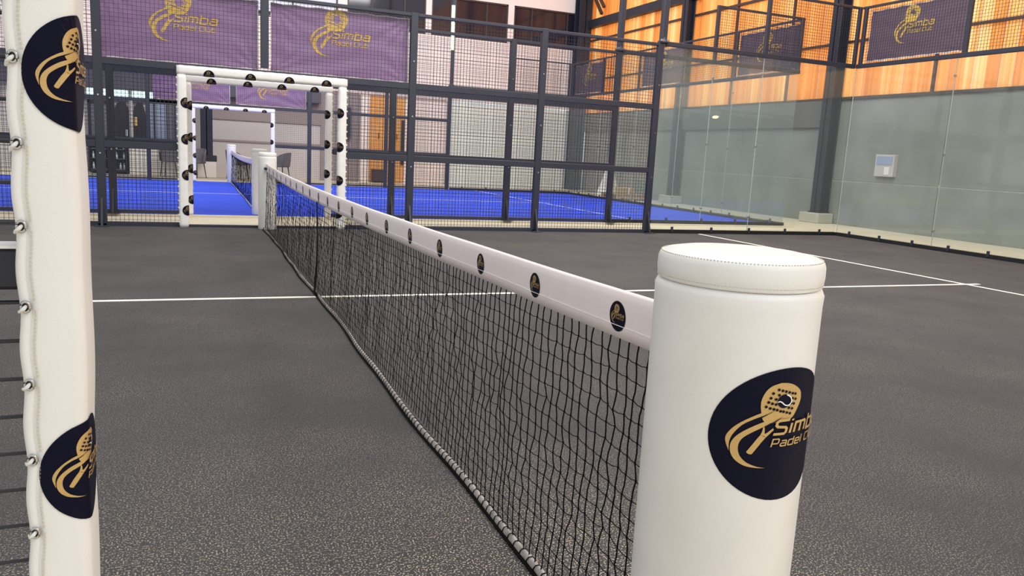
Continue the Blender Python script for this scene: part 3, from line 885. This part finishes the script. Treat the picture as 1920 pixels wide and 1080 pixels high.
# ------------------------------------------------------------------ nets
def make_net(x, y0, y1, zb, label, near=True):
    t = thing('padel_net', (x, (y0 + y1) / 2, zb), label, 'net')
    mid = (y0 + y1) / 2
    def ztop(yv): return zb + 0.805 + 0.052 * ((yv - mid) / (0.5 * (y1 - y0))) ** 2 + (0.012 * math.exp(-(y1 - yv) / 0.6) if near else 0)
    TH = 0.108
    n = 80
    # tape: folded band with a rounded top
    prof = [(-0.0055, 0.0), (-0.0062, 0.027), (-0.0062, 0.0285), (-0.008, 0.055), (-0.0085, 0.085), (-0.006, 0.101), (0.0, 0.108), (0.006, 0.101), (0.0085, 0.085), (0.008, 0.055), (0.0062, 0.0285), (0.0055, 0.0)]
    vs, fs = [], []
    for i in range(n + 1):
        yv = y0 + (y1 - y0) * i / n
        wob = 0.0022 * math.sin(yv * 5.3) if near else 0
        for px_, pz_ in prof: vs.append((x + px_ + wob, yv, ztop(yv) - TH + pz_))
    k = len(prof)
    for i in range(n):
        for j in range(k):
            fs.append((i * k + j, i * k + (j + 1) % k, (i + 1) * k + (j + 1) % k, (i + 1) * k + j))
    fs.append(tuple(range(k))); fs.append(tuple(n * k + j for j in range(k))[::-1])
    tape = MB().add(vs, fs).build('tape', 'net_tape', t, smooth=True)
    sm = MB()
    for sx in (-1, 1):
        sm.tube([(x + sx * 0.0066 + (0.0022 * math.sin((y0 + (y1 - y0) * i / n) * 5.3) if near else 0), y0 + (y1 - y0) * i / n, ztop(y0 + (y1 - y0) * i / n) - TH + 0.0275) for i in range(n + 1)], 0.0012, 4)
    sm.build('tape_seam', 'white_print', tape)
    # knotted netting
    cell = 0.0405 if near else 0.06
    ny = int((y1 - y0) / cell); nz = int(0.70 / cell)
    net = MB()
    r = 0.0018 if near else 0.0022
    nodes = {}
    gx = rng.normal(0, 1, (ny + 1,)); gx = np.convolve(gx, np.ones(5) / 5, 'same')
    jy = rng.normal(0, 0.0055 if near else 0.004, (ny + 1, nz + 1)); jz = rng.normal(0, 0.0022, (ny + 1, nz + 1)); jx = rng.normal(0, 0.003, (ny + 1, nz + 1))
    # neighbouring knots wander together so that the cords snake instead of zigzag
    for _ in range(1):
        jy[:, 1:-1] = 0.5 * jy[:, 1:-1] + 0.32 * (jy[:, :-2] + jy[:, 2:])
    swave = rng.uniform(0, 6.28, ny + 1)
    for i in range(ny + 1):
        yv = y0 + (y1 - y0) * i / ny
        zt = ztop(yv) - TH + 0.004; z0_ = zb + 0.03
        for j in range(nz + 1):
            q = j / nz
            amp = math.sin(math.pi * q) ** 0.5 if 0 < q < 1 else 0
            nodes[i, j] = Vector((x + amp * (0.010 * gx[i] + jx[i, j]) - 0.022 * (1 - q) ** 2,
                                  yv + amp * (jy[i, j] + 0.006 * math.sin(q * 9 + 0.7 * i)), z0_ + (zt - z0_) * q + amp * jz[i, j]))
    for i in range(ny + 1):
        path = []
        for j in range(nz + 1):
            path.append(nodes[i, j])
            if near and j < nz and i * cell < 4.5:
                m_ = (nodes[i, j] + nodes[i, j + 1]) / 2
                m_.y += 0.0028 * math.sin(swave[i] + j * 1.3)
                path.append(m_)
        net.tube(path, r, 4, caps=False)
    for j in range(1, nz + 1):
        pth = []
        for i in range(ny + 1):
            pth.append(nodes[i, j])
            if near and i < ny and i * cell < 4.5:
                m_ = (nodes[i, j] + nodes[i + 1, j]) / 2; m_.z -= 0.0025
                pth.append(m_)
        net.tube(pth, r * 0.62, 4, caps=False)
    if near:
        kr = 0.0037
        for (i, j), p in nodes.items():
            if 0 < j < nz and i * cell < 7:
                net.add([p + Vector(d) * kr for d in ((1, 0, 0), (0, 1, 0), (-1, 0, 0), (0, -1, 0), (0, 0, 1), (0, 0, -1))],
                        [(0, 1, 4), (1, 2, 4), (2, 3, 4), (3, 0, 4), (1, 0, 5), (2, 1, 5), (3, 2, 5), (0, 3, 5)])
    net.build('netting', 'net_cord', t, kind='stuff')
    # hem band on the ground with the lashing cord wound round it
    def hemp(yv): return x - 0.024 + 0.010 * math.sin(yv * 1.7 + 0.6) + 0.005 * math.sin(yv * 5.1)
    vs, fs = [], []
    hp = [(-0.005, 0.002), (-0.009, 0.012), (-0.006, 0.026), (0.0, 0.031), (0.004, 0.028), (0.006, 0.012), (0.003, 0.002)]
    hn = 160
    for i in range(hn + 1):
        yv = y0 + (y1 - y0) * i / hn
        for px_, pz_ in hp: vs.append((hemp(yv) + px_, yv, zb + pz_ + 0.002 * math.sin(yv * 9)))
    k = len(hp)
    for i in range(hn):
        for j in range(k): fs.append((i * k + j, i * k + (j + 1) % k, (i + 1) * k + (j + 1) % k, (i + 1) * k + j))
    MB().add(vs, fs).build('bottom_hem', 'net_hem', t, smooth=True)
    if near:
        lash = []
        tn = int((y1 - y0) / 0.042)
        for i in range(tn * 8):
            yv = y0 + (y1 - y0) * i / (tn * 8); a = 2 * math.pi * i / 8
            lash.append((hemp(yv) - 0.001 + 0.0095 * math.cos(a), yv + 0.012 * math.sin(yv * 13), zb + 0.017 + 0.0165 * math.sin(a)))
        MB().tube(lash, 0.0017, 4, caps=False).build('lashing_cord', 'net_cord', t)
        MB().tube([(hemp(y0 + (y1 - y0) * i / 120) - 0.012, y0 + (y1 - y0) * i / 120, zb + 0.006) for i in range(121)], 0.005, 6).build('ground_rope', 'net_cord', t)
        # centre strap, folded net
        MB().grid(lambda s, q: (x - 0.015 - 0.03 * (1 - q) ** 2, 5.02 + 0.10 * (s - 0.5) * (0.6 + 0.5 * (1 - q)) + 0.12 * q * q, zb + 0.01 + q * 0.70), 4, 12).build('centre_strap', 'net_cord', t)
        MB().bev((x - 0.034, y1 - 0.16, ztop(y1) - 0.085), (x + 0.02, y1 - 0.02, ztop(y1) - 0.055), 0.005).build('tension_buckle', 'black_rubber', t)
        # lacing cord at the post
        i = 0
        for yv in np.arange(0.577, y1 - 0.2, 0.4545):
            det = 2 if i < 2 else (1 if i < 6 else 0)
            def fn(u, v, h, yv=yv):
                yy = yv - u * 0.0345
                zc = ztop(yv) - 0.060
                z = zc + v * 0.0345 + (ztop(yy) - ztop(yv))
                q = z - (ztop(yy) - TH)
                # follow the band's profile on the camera side
                pf = [(0.0, -0.0055), (0.0285, -0.0066), (0.055, -0.008), (0.085, -0.0085), (0.101, -0.006)]
                off = np.interp(q, [a for a, _ in pf], [b for _, b in pf])
                return (x + float(off) + 0.0022 * math.sin(yy * 5.3) - 0.0004 - h, yy, z)
            logo(t, fn, det, True, 0.0003)
            i += 1
        cords = MB()
        for yy, dy in ((y0, -0.03), (y1, 0.03)):
            for j in range(12):
                z = zb + 0.06 + j * 0.058
                cords.tube([(x, yy, z), (x, yy + dy, z + 0.03)], 0.0025, 4)
        cords.build('post_lacing', 'net_cord', t, kind='stuff')
    return t
make_net(0.0, PY + PR - 0.004, 9.75, 0.0, 'long black padel net with white logo tape across the near court')
make_net(BX, BY + 0.32, BY + 9.68, BZ, 'black net with white tape across the blue court', near=False)

# ------------------------------------------------------------------ padded gate frames
def pad_section(hx, hy, rc, seg=5):
    """closed rounded rectangle outline with arc length, counter-clockwise seen from above"""
    pts = []
    for cx, cy, a0 in ((hx - rc, hy - rc, 0), (-hx + rc, hy - rc, 90), (-hx + rc, -hy + rc, 180), (hx - rc, -hy + rc, 270)):
        for k in range(seg + 1):
            a = math.radians(a0 + 90 * k / seg)
            pts.append((cx + rc * math.cos(a), cy + rc * math.sin(a)))
    return pts

def gate(label, x, yv, zb, half, H, th, det, rope=True, cat_group='padded gate frames', logos=True):
    t = thing('gate_frame', (x, yv, zb), label, 'gate frame', cat_group)
    rc = th * 0.32
    sec = pad_section(th / 2, th / 2, rc)
    def bar(name, place, length, n=44):
        vs, fs = [], []
        k = len(sec)
        for i in range(n + 1):
            s = i / n
            bul = 1 + 0.03 * math.sin(s * n * 0.7 * math.pi)
            if i in (0, n): bul *= 0.9
            for a, b in sec: vs.append(place(a * bul, b * bul, s * length))
        for i in range(n):
            for j in range(k): fs.append((i * k + j, i * k + (j + 1) % k, (i + 1) * k + (j + 1) % k, (i + 1) * k + j))
        fs.append(tuple(range(k))[::-1]); fs.append(tuple(n * k + j for j in range(k)))
        return MB().add(vs, fs).build(name, 'leather', t, smooth=True)
    Lp = bar('side_pad', lambda a, b, s: (x - half + a, yv + b, zb + s), H - th)
    Rp = bar('side_pad', lambda a, b, s: (x + half + a, yv + b, zb + s), H - th)
    Tp = bar('top_pad', lambda a, b, s: (x - half - th / 2 + s, yv + b, zb + H - th / 2 + a), 2 * half + th)
    if logos:
        R = 0.066
        def wrap(sd, corner):
            """arc-length position sd from the corner (negative on the front face, positive on the inner face) -> (a, b) outward from the pad centre"""
            h = th / 2; q = rc * math.pi / 4
            if sd < -q: return (h - rc + (sd + q), -h, 0, -1)
            if sd > q: return (h, -h + rc + (sd - q), 1, 0)
            an = -math.pi / 4 + sd / rc
            return (h - rc + rc * math.cos(an), -h + rc + rc * math.sin(an), math.cos(an), math.sin(an))
        for z in (0.22, 0.67, 1.12, 1.57):
            def fl_(u, v, h, z=z):
                a, b, na, nb = wrap(u * R, 0)
                return (x - half + a * 1.03 + na * (h + 0.002), yv + b * 1.03 + nb * (h + 0.002), zb + z + v * R)
            def fr_(u, v, h, z=z):
                a, b, na, nb = wrap(-u * R, 0)
                return (x + half - a * 1.03 - na * (h + 0.002), yv + b * 1.03 + nb * (h + 0.002), zb + z + v * R)
            logo(Lp, fl_, 0, True, 0.0012, 'gold_dim'); logo(Rp, fr_, 0, True, 0.0012, 'gold_dim')
        for xx in (-0.68, -0.18, 0.3, 0.78):
            def ft_(u, v, h, xx=xx):
                a, b, na, nb = wrap(-v * R - 0.0, 0)
                return (x + xx + u * R, yv + b * 1.03 + nb * (h + 0.002), zb + H - th / 2 - a * 1.03 - na * (h + 0.002))
            logo(Tp, ft_, 0, True, 0.0012, 'gold_dim')
    if rope:
        lc = MB()
        for px_ in (-half, half):
            sx = -1 if px_ < 0 else 1
            for i in range(int((H - th) / 0.09)):
                z = zb + 0.06 + i * 0.09
                lc.tube([(x + px_ + sx * (th / 2 - 0.005), yv - th / 2 + 0.012, z), (x + px_ + sx * (th / 2 + 0.008), yv - th / 2 + 0.03, z + 0.02)], 0.007, 5)
        lc.build('lacing', 'leather_seam', t, kind='stuff')
    return t
gate('white padded gate frame around the far end of the near net', 0.0, 9.97, 0.0, 1.0, 2.03, 0.115, 0)
gate('white padded gate frame into the blue court, just behind the first', BX, BY, BZ, 1.0, 2.0, 0.105, 0)
gate('white padded gate frame on the far side of the blue court', 0.13, BY + 10, BZ, 1.0, 2.0, 0.11, 0)

# near gate jamb, left foreground -------------------------------------
JX0, JX1, JY0, JY1 = -1.0535, -0.9905, 0.05, 0.15
jt = thing('gate_jamb', ((JX0 + JX1) / 2, 0.1, 0), 'white leather padded gate jamb with eyelets at the left edge', 'gate jamb')
EY = [0.945 + 0.0865 * k for k in range(-11, 10)]
def jedge(z):
    ph = (z - 0.945) / 0.0865
    return JX0 - 0.0065 * max(0.0, 1.25 - z) + 0.0013 * math.cos(2 * math.pi * ph + 0.5) + 0.0008 * math.sin(9 * z)
def jright(z): return JX1 - 0.0065 * max(0.0, 1.25 - z) + 0.0013 * math.sin(z * 14 + 1.0) + 0.0008 * math.sin(z * 31)
jsec_n = 30
def jsection(z):
    xl, xr = jedge(z), jright(z)
    rc = 0.013
    p = []
    # start at back left, flap along the left edge, round to the front, round right corner, inner face
    p += [(xl + 0.010, JY1), (xl + 0.006, JY1 - 0.03), (xl + 0.0035, JY0 + 0.03), (xl + 0.001, JY0 + 0.016), (xl, JY0 + 0.010), (xl + 0.0012, JY0 + 0.005), (xl + 0.005, JY0 + 0.002), (xl + 0.010, JY0 + 0.0012),
          (xl + 0.0115, JY0 + 0.0026), (xl + 0.013, JY0 + 0.001), (xl + 0.02, JY0 - 0.0005), (xl + 0.032, JY0 - 0.002), (xr - rc - 0.008, JY0 - 0.001)]
    for k in range(7):
        a = math.radians(-90 + 90 * k / 6)
        p.append((xr - rc + rc * math.cos(a), JY0 + rc + rc * math.sin(a)))
    p += [(xr + 0.0005, JY0 + 0.04), (xr, JY1 - 0.02), (xr - 0.006, JY1)]
    return p
vs, fs = [], []
nz_ = 420
for i in range(nz_ + 1):
    z = 0.005 + 2.0 * i / nz_
    for a, b in jsection(z): vs.append((a, b, z))
kk = len(jsection(1.0))
for i in range(nz_):
    for j in range(kk): fs.append((i * kk + j, i * kk + (j + 1) % kk, (i + 1) * kk + (j + 1) % kk, (i + 1) * kk + j))
fs.append(tuple(range(kk))[::-1]); fs.append(tuple(nz_ * kk + j for j in range(kk)))
jp = MB().add(vs, fs).build('pad', 'leather', jt, smooth=True)
for z in EY:
    xe = jedge(z) + 0.0072
    c = Vector((xe, JY0 - 0.0002, z))
    nrm = Vector((-0.18, -1, 0)).normalized(); tx = Vector((1, -0.18, 0)).normalized()
    ring = [c + nrm * 0.0012 + tx * (0.0046 * math.cos(a)) + Vector((0, 0, 0.0056 * math.sin(a))) for a in [2 * math.pi * k / 20 for k in range(20)]]
    e = MB().tube(ring, 0.0016, 6, closed=True).build('eyelet', 'chrome', jt, smooth=True, label='chrome eyelet')
    hole = [c + nrm * 0.0006 + tx * (0.0042 * math.cos(a)) + Vector((0, 0, 0.005 * math.sin(a))) for a in [2 * math.pi * k / 16 for k in range(16)]]
    MB().add(hole, [tuple(range(16))]).build('eyelet_hole', 'black_rubber', e)
    MB().tube([c + nrm * 0.0002 + Vector((-0.0085, 0.012, -0.008)), c + nrm * 0.0022 + Vector((-0.0042, 0, -0.0045)), c + nrm * 0.0026 + Vector((-0.0012, 0, -0.0016)), c - nrm * 0.001 + Vector((0.0006, 0, 0.0012))], [0.0016, 0.0022, 0.0024, 0.0018], 7).build('lace', 'leather', e, smooth=True)
st = MB()
z = 0.02
while z < 1.98:
    if min(abs(z - q) for q in EY) > 0.004:
        for dx in (0.0145, 0.0165):
            st.tube([(jedge(z) + dx, JY0 - 0.0002, z), (jedge(z + .003) + dx, JY0 - 0.0002, z + 0.003)], 0.00055, 4)
    z += 0.0045
st.build('stitching', 'leather_seam', jt, kind='stuff')
def jwrap(sd, z):
    xr = jright(z); rc = 0.013; q = rc * math.pi / 4
    if sd < -q:
        xx = xr - rc + (sd + q)
        # follows the slight crown of the front face
        yy = np.interp(xx - jedge(z), [0.013, 0.02, 0.032, max(0.0325, xr - rc - 0.008 - jedge(z)), max(0.033, xr - rc - jedge(z))], [0.001, -0.0005, -0.002, -0.001, 0.0])
        return xx, JY0 + float(yy), 0, -1
    if sd > q: return xr, JY0 + rc + (sd - q), 1, 0
    an = -math.pi / 4 + sd / rc
    return xr - rc + rc * math.cos(an), JY0 + rc + rc * math.sin(an), math.cos(an), math.sin(an)
for z in (0.31, 0.752, 1.1925, 1.62):
    def fj(u, v, h, z=z):
        zz = z + v * 0.0605
        a, b, na, nb = jwrap(u * 0.0605 + 0.0165, zz)
        return (a + na * (h + 0.0006), b + nb * (h + 0.0006), zz)
    logo(jt, fj, 2, True, 0.0007)

# near fence beside the jamb
nf = thing('court_fence', (-1.6, 0.1, 0), 'dark wire fence panel at the left picture edge beside the jamb', 'fence')
MB().bev((-1.0575, 0.075, 0.0), (-1.01, 0.14, 3.0), 0.004).build('post', 'dark_steel', nf)
MB().bev((-2.05, 0.06, 0.0), (-1.97, 0.14, 3.0), 0.004).build('post', 'dark_steel', nf)
MB().bev((-1.98, 0.08, 0.958), (-1.05, 0.125, 1.004), 0.004).build('rail', 'fridge_dark', nf)
MB().bev((-1.98, 0.0795, 1.0035), (-1.05, 0.1255, 1.0065), 0.001).build('rail_highlight', 'white_print', nf)  # white strip stands in for the highlight along the rail top
MB().bev((-1.98, 0.08, 2.0), (-1.05, 0.125, 2.05), 0.004).build('rail', 'dark_steel', nf)
MB().bev((-1.98, 0.08, 0.01), (-1.05, 0.125, 0.06), 0.004).build('rail', 'dark_steel', nf)
nm = MB()
z = 0.06
for k in range(-20, 24):
    zz = 0.941 - 0.0445 * k
    if 0.06 < zz < 2.0 and not 0.95 < zz < 1.01: nm.tube([(-1.98, 0.098, zz), (-1.05, 0.098, zz)], 0.0023, 6)
for k in range(19):
    xx = -1.135 - 0.045 * k
    nm.tube([(xx, 0.102, 0.05), (xx, 0.102, 2.0)], 0.0023, 6)
nm.build('wire_mesh', 'wire', nf, kind='stuff')

# ------------------------------------------------------------------ things along the far wall
# clerestory strip window
cw = thing('window_6', (-2.6, WY - 0.02, 2.2), 'bright strip of small high windows over the lounge', None, kind='structure')
for x0, x1, z0, z1 in ((-3.75, -3.55, 2.2, 2.44), (-3.41, -3.16, 2.2, 2.44), (-3.09, -2.66, 2.2, 2.44), (-2.55, -2.1, 2.2, 2.44), (-2.08, -1.98, 2.2, 2.44), (-1.96, -1.45, 2.2, 2.30)):
    MB().bev((x0, WY + 0.03, z0), (x1, WY + 0.09, z1), 0.02).build('pane', 'clerestory', cw)
MB().box((-3.9, WY - 0.0, 2.12), (-1.3, WY + 0.09, 2.2)).build('window_sill', 'fascia_dark', cw)
# blue-grey glazed partition
gp = thing('glazed_partition', (-1.65, WY, 0.9), 'blue grey glazed partition under the strip windows', 'partition')
for i, (x0, x1, m_) in enumerate(((-2.1, -1.98, 'pane_blue'), (-1.93, -1.62, 'pane_blue'), (-1.60, -1.38, 'pane_grey'), (-1.36, -1.1, 'pane_blue'))):
    MB().box((x0, WY + 0.03, 0.9), (x1, WY + 0.09, 2.12)).build('pane', m_, gp)
for x0 in (-2.12, -1.96, -1.61, -1.38, -1.1): MB().box((x0 - 0.012, WY + 0.0, 0.9), (x0 + 0.012, WY + 0.1, 2.12)).build('mullion', 'fridge_dark', gp)
# dark framed doors on the left
dd = thing('door_1', (-3.4, WY, 0), 'dark framed glazed door left of the black arch', None, kind='structure')
for x0, x1 in ((-3.74, -3.66), (-3.5, -3.42), (-3.16, -3.08)): MB().bev((x0, WY - 0.02, 0), (x1, WY + 0.1, 2.12)).build('door_frame', 'fridge_dark', dd)
for x0, x1 in ((-3.66, -3.5), (-3.42, -3.16)): MB().box((x0, WY + 0.04, 0.1), (x1, WY + 0.09, 2.05)).build('pane', 'pane_grey', dd)
MB().box((-3.74, WY - 0.02, 2.02), (-3.08, WY + 0.1, 2.12)).build('door_frame', 'fridge_dark', dd)
# black arch panels with a pale pier between
def arch(x0, x1, label, mark):
    t = thing('arch_panel', ((x0 + x1) / 2, WY, 0.88), label, 'arch panel', 'black arch panels in the lounge')
    pts = [(x0, 0.88), (x1, 0.88)]
    cxx, rr = (x0 + x1) / 2, (x1 - x0) / 2
    pts += [(cxx + rr * math.cos(math.pi * k / 16), 1.72 + 0.4 * math.sin(math.pi * k / 16)) for k in range(17)]
    n = len(pts)
    mb = MB().add([(a, WY + 0.02, b) for a, b in pts] + [(a, WY + 0.098, b) for a, b in pts], [tuple(range(n)), tuple(range(n, 2 * n))[::-1]] + [(i, i + n, (i + 1) % n + n, (i + 1) % n) for i in range(n)])
    mb.build('panel', 'arch_black', t)
    if mark: MB().bev(mark[0], mark[1], 0.01).build('badge', mark[2], t)
arch(-3.05, -2.64, 'black arched panel left of the pale pier in the lounge', ((-2.75, WY - 0.03, 1.1), (-2.69, WY - 0.01, 1.3), 'bottle_pale'))
arch(-2.53, -2.2, 'black arched panel right of the pale pier in the lounge', ((-2.52, WY - 0.03, 1.42), (-2.42, WY - 0.01, 1.68), 'gold_banner'))
pr2 = MB().box((-2.635, WY - 0.05, 0), (-2.535, WY + 0.1, 2.15)).build('trim_2', 'wall_grey'); pr2['kind'] = 'structure'; pr2['label'] = 'pale pier between the arches'
# bar counter
bc = thing('bar_counter', (-1.85, 24.9, 0), 'pale bar counter with a dark edged top in the lounge', 'counter')
MB().bev((-2.63, 24.8, 0), (-1.15, 25.2, 0.88), 0.01).build('front', 'cloth_white', bc)
MB().bev((-2.655, 24.74, 0.88), (-1.1, 25.24, 0.93), 0.008).build('top_edge', 'arch_black', bc)
MB().bev((-2.655, 24.75, 0.93), (-1.1, 25.25, 0.98), 0.008).build('top', 'counter_top', bc)
# display fridge with bottles
fr = thing('display_fridge', (-3.15, 24.9, 0), 'dark low display fridge left of the bar counter', 'fridge')
MB().bev((-3.68, 24.95, 0.08), (-2.68, 25.3, 0.98), 0.01).build('body', 'fridge_dark', fr)
for z in (0.12, 0.42, 0.70): MB().box((-3.62, 24.72, z), (-2.74, 24.95, z + 0.02)).build('shelf', 'pane_grey', fr)
for x in (-3.68, -3.2, -2.72): MB().bev((x, 24.70, 0.08), (x + 0.05, 24.96, 0.98), 0.005).build('door_post', 'fridge_dark', fr)
MB().bev((-3.68, 24.70, 0.94), (-2.67, 24.96, 0.98), 0.005).build('top_edge', 'fridge_dark', fr)
MB().bev((-3.68, 24.70, 0.05), (-2.67, 24.96, 0.12), 0.005).build('plinth', 'fridge_dark', fr)
MB().bev((-3.6, 24.78, 0.0), (-2.75, 25.2, 0.06), 0.005).build('foot', 'fridge_dark', fr)
bi = 0
for row, z in ((0, 0.14), (1, 0.44), (2, 0.72)):
    for i in range(9):
        x = -3.56 + i * 0.097 + (0.02 if i > 3 else 0)
        if rng.random() < 0.25 or abs(x + 3.175) < 0.05: continue
        b = MB().lathe([(0.0, 0), (0.026, 0), (0.028, 0.01), (0.028, 0.11), (0.012, 0.15), (0.011, 0.19), (0.0, 0.19)], (x, 24.8, z), 10).build('bottle', 'bottle_pale', loc=(x, 24.8, z), smooth=True)
        tag(b, ('small pale bottle on the lowest shelf of the display fridge', 'small pale bottle on the middle shelf of the display fridge', 'small pale bottle on the top shelf of the display fridge')[row], 'bottle', ('bottles on the lowest fridge shelf', 'bottles on the middle fridge shelf', 'bottles on the top fridge shelf')[row])

# lounge chairs
def chair(x, yv, rz, label, m='chair_grey'):
    t = thing('lounge_chair', (x, yv, 0), label, 'chair', 'grey lounge chairs')
    R = Matrix.Rotation(rz, 3, 'Z')
    def put(mb): 
        mb.v = [tuple(R @ Vector(p) + Vector((x, yv, 0))) for p in mb.v]; return mb
    put(MB().bev((-0.24, -0.24, 0.42), (0.24, 0.24, 0.5), 0.03)).build('seat', m, t)
    bk = MB()
    def sh(u, v, off):
        a = math.radians(-100 + 200 * u)
        rr = 0.27 + off
        return (rr * math.sin(a), 0.02 + rr * math.cos(a) * 0.95 + 0.05 * v, 0.46 + v * (0.40 - 0.16 * abs(2 * u - 1) ** 2))
    bk.grid(lambda u, v: sh(u, v, 0.0), 20, 6, True); bk.grid(lambda u, v: sh(u, v, 0.03), 20, 6)
    bk.grid(lambda u, v: sh(u, 1.0, 0.03 * v), 20, 1)
    put(bk).build('backrest', m, t, smooth=True)
    for sx in (-1, 1):
        for sy in (-1, 1):
            put(MB().tube([(sx * 0.18, sy * 0.18, 0.44), (sx * 0.23, sy * 0.23, 0.0)], [0.016, 0.011], 8)).build('leg', 'arch_black', t)
    return t
chair(-1.5, 24.25, 0.3, 'grey shell chair with dark legs in front of the bar counter')
chair(-0.85, 24.0, -0.6, 'grey shell chair half hidden by the left gate post')
chair(1.55, 23.95, -1.2, 'grey shell chair just right of the far net posts')
chair(0.35, 24.1, 1.0, 'grey shell chair behind the net of the blue court')

# warm doorway, black bar and low dark box
dw = thing('door_2', (5.2, WY, 0), 'warm orange lit doorway between white piers', None, kind='structure')
MB().bev((4.62, WY + 0.02, 0), (5.14, WY + 0.09, 2.85), 0.01).build('door_leaf', 'door_wood', dw)
MB().bev((5.16, WY + 0.02, 0), (5.8, WY + 0.09, 2.85), 0.01).build('door_leaf', 'door_wood', dw)
for xx in (4.9, 5.52): MB().bev((xx, WY - 0.02, 1.45), (xx + 0.03, WY + 0.03, 1.65), 0.005).build('door_handle', 'arch_black', dw)
MB().bev((5.68, WY - 0.06, 0.62), (5.79, WY + 0.02, 2.12), 0.01).build('door_closer_bar', 'arch_black', dw)
lb = thing('low_box', (4.9, WY - 0.2, 0), 'low dark wooden box at the foot of the orange doorway', 'box')
MB().bev((4.68, WY - 0.32, 0.03), (5.1, WY - 0.06, 0.42), 0.012).build('body', 'brown_steel', lb)
MB().bev((4.66, WY - 0.34, 0.40), (5.12, WY - 0.04, 0.44), 0.008).build('lid', 'brown_steel', lb)
for x in (4.7, 5.04): MB().bev((x, WY - 0.3, 0.0), (x + 0.04, WY - 0.1, 0.035), 0.004).build('runner', 'arch_black', lb)
sp = thing('wall_speaker', (3.85, WY - 0.05, 1.4), 'narrow dark speaker on the wall right of the gate', 'speaker')
MB().bev((3.74, WY - 0.14, 1.4), (3.96, WY + 0.04, 2.43), 0.015).build('cabinet', 'fascia_dark', sp)
MB().bev((3.77, WY - 0.15, 1.45), (3.93, WY - 0.135, 2.38), 0.004).build('grille', 'arch_black', sp)

# white draped cone and pallet beyond the end glass of the blue court
cn = thing('draped_stand', (11.3, 20.95, 0), 'white cone shaped cloth cover standing beyond the blue court', 'cloth cover')
vs, fs = [], []
for i, (r, z) in enumerate([(0.36, 0.0), (0.35, 0.06), (0.30, 0.25), (0.22, 0.5), (0.14, 0.8), (0.09, 1.0), (0.06, 1.12), (0.0, 1.14)]):
    for k in range(36):
        a = 2 * math.pi * k / 36
        rr = r * (1 + 0.10 * math.sin(a * 7 + z) * (1 - z / 1.2))
        vs.append((11.3 + rr * math.cos(a), 20.95 + rr * math.sin(a), z))
for i in range(7):
    for k in range(36): fs.append((i * 36 + k, i * 36 + (k + 1) % 36, (i + 1) * 36 + (k + 1) % 36, (i + 1) * 36 + k))
MB().add(vs, fs).build('cover', 'cloth_white', cn, smooth=True)
MB().tube([(11.3 + 0.10 * math.cos(2 * math.pi * k / 20), 20.95 + 0.10 * math.sin(2 * math.pi * k / 20), 0.96) for k in range(20)], 0.012, 6, closed=True).build('tie_cord', 'leather_seam', cn)
pl = thing('wooden_pallet', (11.2, 18.9, 0), 'wooden pallet lying beyond the end glass of the blue court', 'pallet')
for i in range(7): MB().bev((10.7 + i * 0.16, 19.25, 0.15), (10.8 + i * 0.16, 20.35, 0.172), 0.003).build('deck_board', 'pallet_wood', pl)
for yv in (19.28, 19.75, 20.22): MB().bev((10.7, yv, 0.022), (11.76, yv + 0.1, 0.15), 0.004).build('bearer', 'pallet_wood', pl)
for i in range(3): MB().bev((10.7 + i * 0.48, 19.25, 0.0), (10.8 + i * 0.48, 20.35, 0.022), 0.003).build('bottom_board', 'pallet_wood', pl)
bxx = thing('cardboard_box', (11.2, 19.5, 0.172), 'small cardboard box on the wooden pallet', 'box')
MB().bev((11.0, 19.5, 0.172), (11.4, 20.0, 0.36), 0.006).build('body', 'pallet_wood', bxx)
MB().bev((11.18, 19.498, 0.172), (11.23, 20.002, 0.362), 0.001).build('tape_strip', 'cloth_white', bxx)

# electric box on the concrete; glowing spot added for a reflection in the glass
eb = thing('electric_box', (WX - 0.05, 11.25, 1.1), 'small pale electric box on the concrete wall', 'electric box')
MB().bev((WX - 0.09, 11.02, 1.1), (WX + 0.02, 11.5, 1.55), 0.01).build('case', 'wall_grey', eb)
MB().bev((WX - 0.10, 11.06, 1.34), (WX - 0.085, 11.46, 1.51), 0.004).build('cover', 'pane_blue', eb)
MB().bev((WX - 0.10, 11.12, 1.14), (WX - 0.085, 11.24, 1.30), 0.004).build('socket', 'cloth_white', eb)
bl = thing('reflection_spot', (WX - 0.09, 17.1, 2.45), 'small oval glow for a reflected lamp on the concrete wall', 'reflection')
def lathe_x(mb_prof, c, n, sy=1.0, sz=1.0):
    m_ = MB().lathe(mb_prof, (0, 0, 0), n)
    m_.v = [(c[0] - p[2], c[1] + p[0] * sy, c[2] + p[1] * sz) for p in m_.v]
    return m_
lathe_x([(0.0, -0.02), (0.13, -0.02), (0.14, 0.01), (0.13, 0.03), (0.0, 0.03)], (WX - 0.06, 17.1, 2.45), 20, 1.0, 0.33).build('base', 'wall_grey', bl)
lathe_x([(0.115, 0.03), (0.11, 0.06), (0.07, 0.085), (0.0, 0.09)], (WX - 0.06, 17.1, 2.45), 20, 1.0, 0.33).build('reflection_dome', 'reflection_glow', bl, smooth=True)
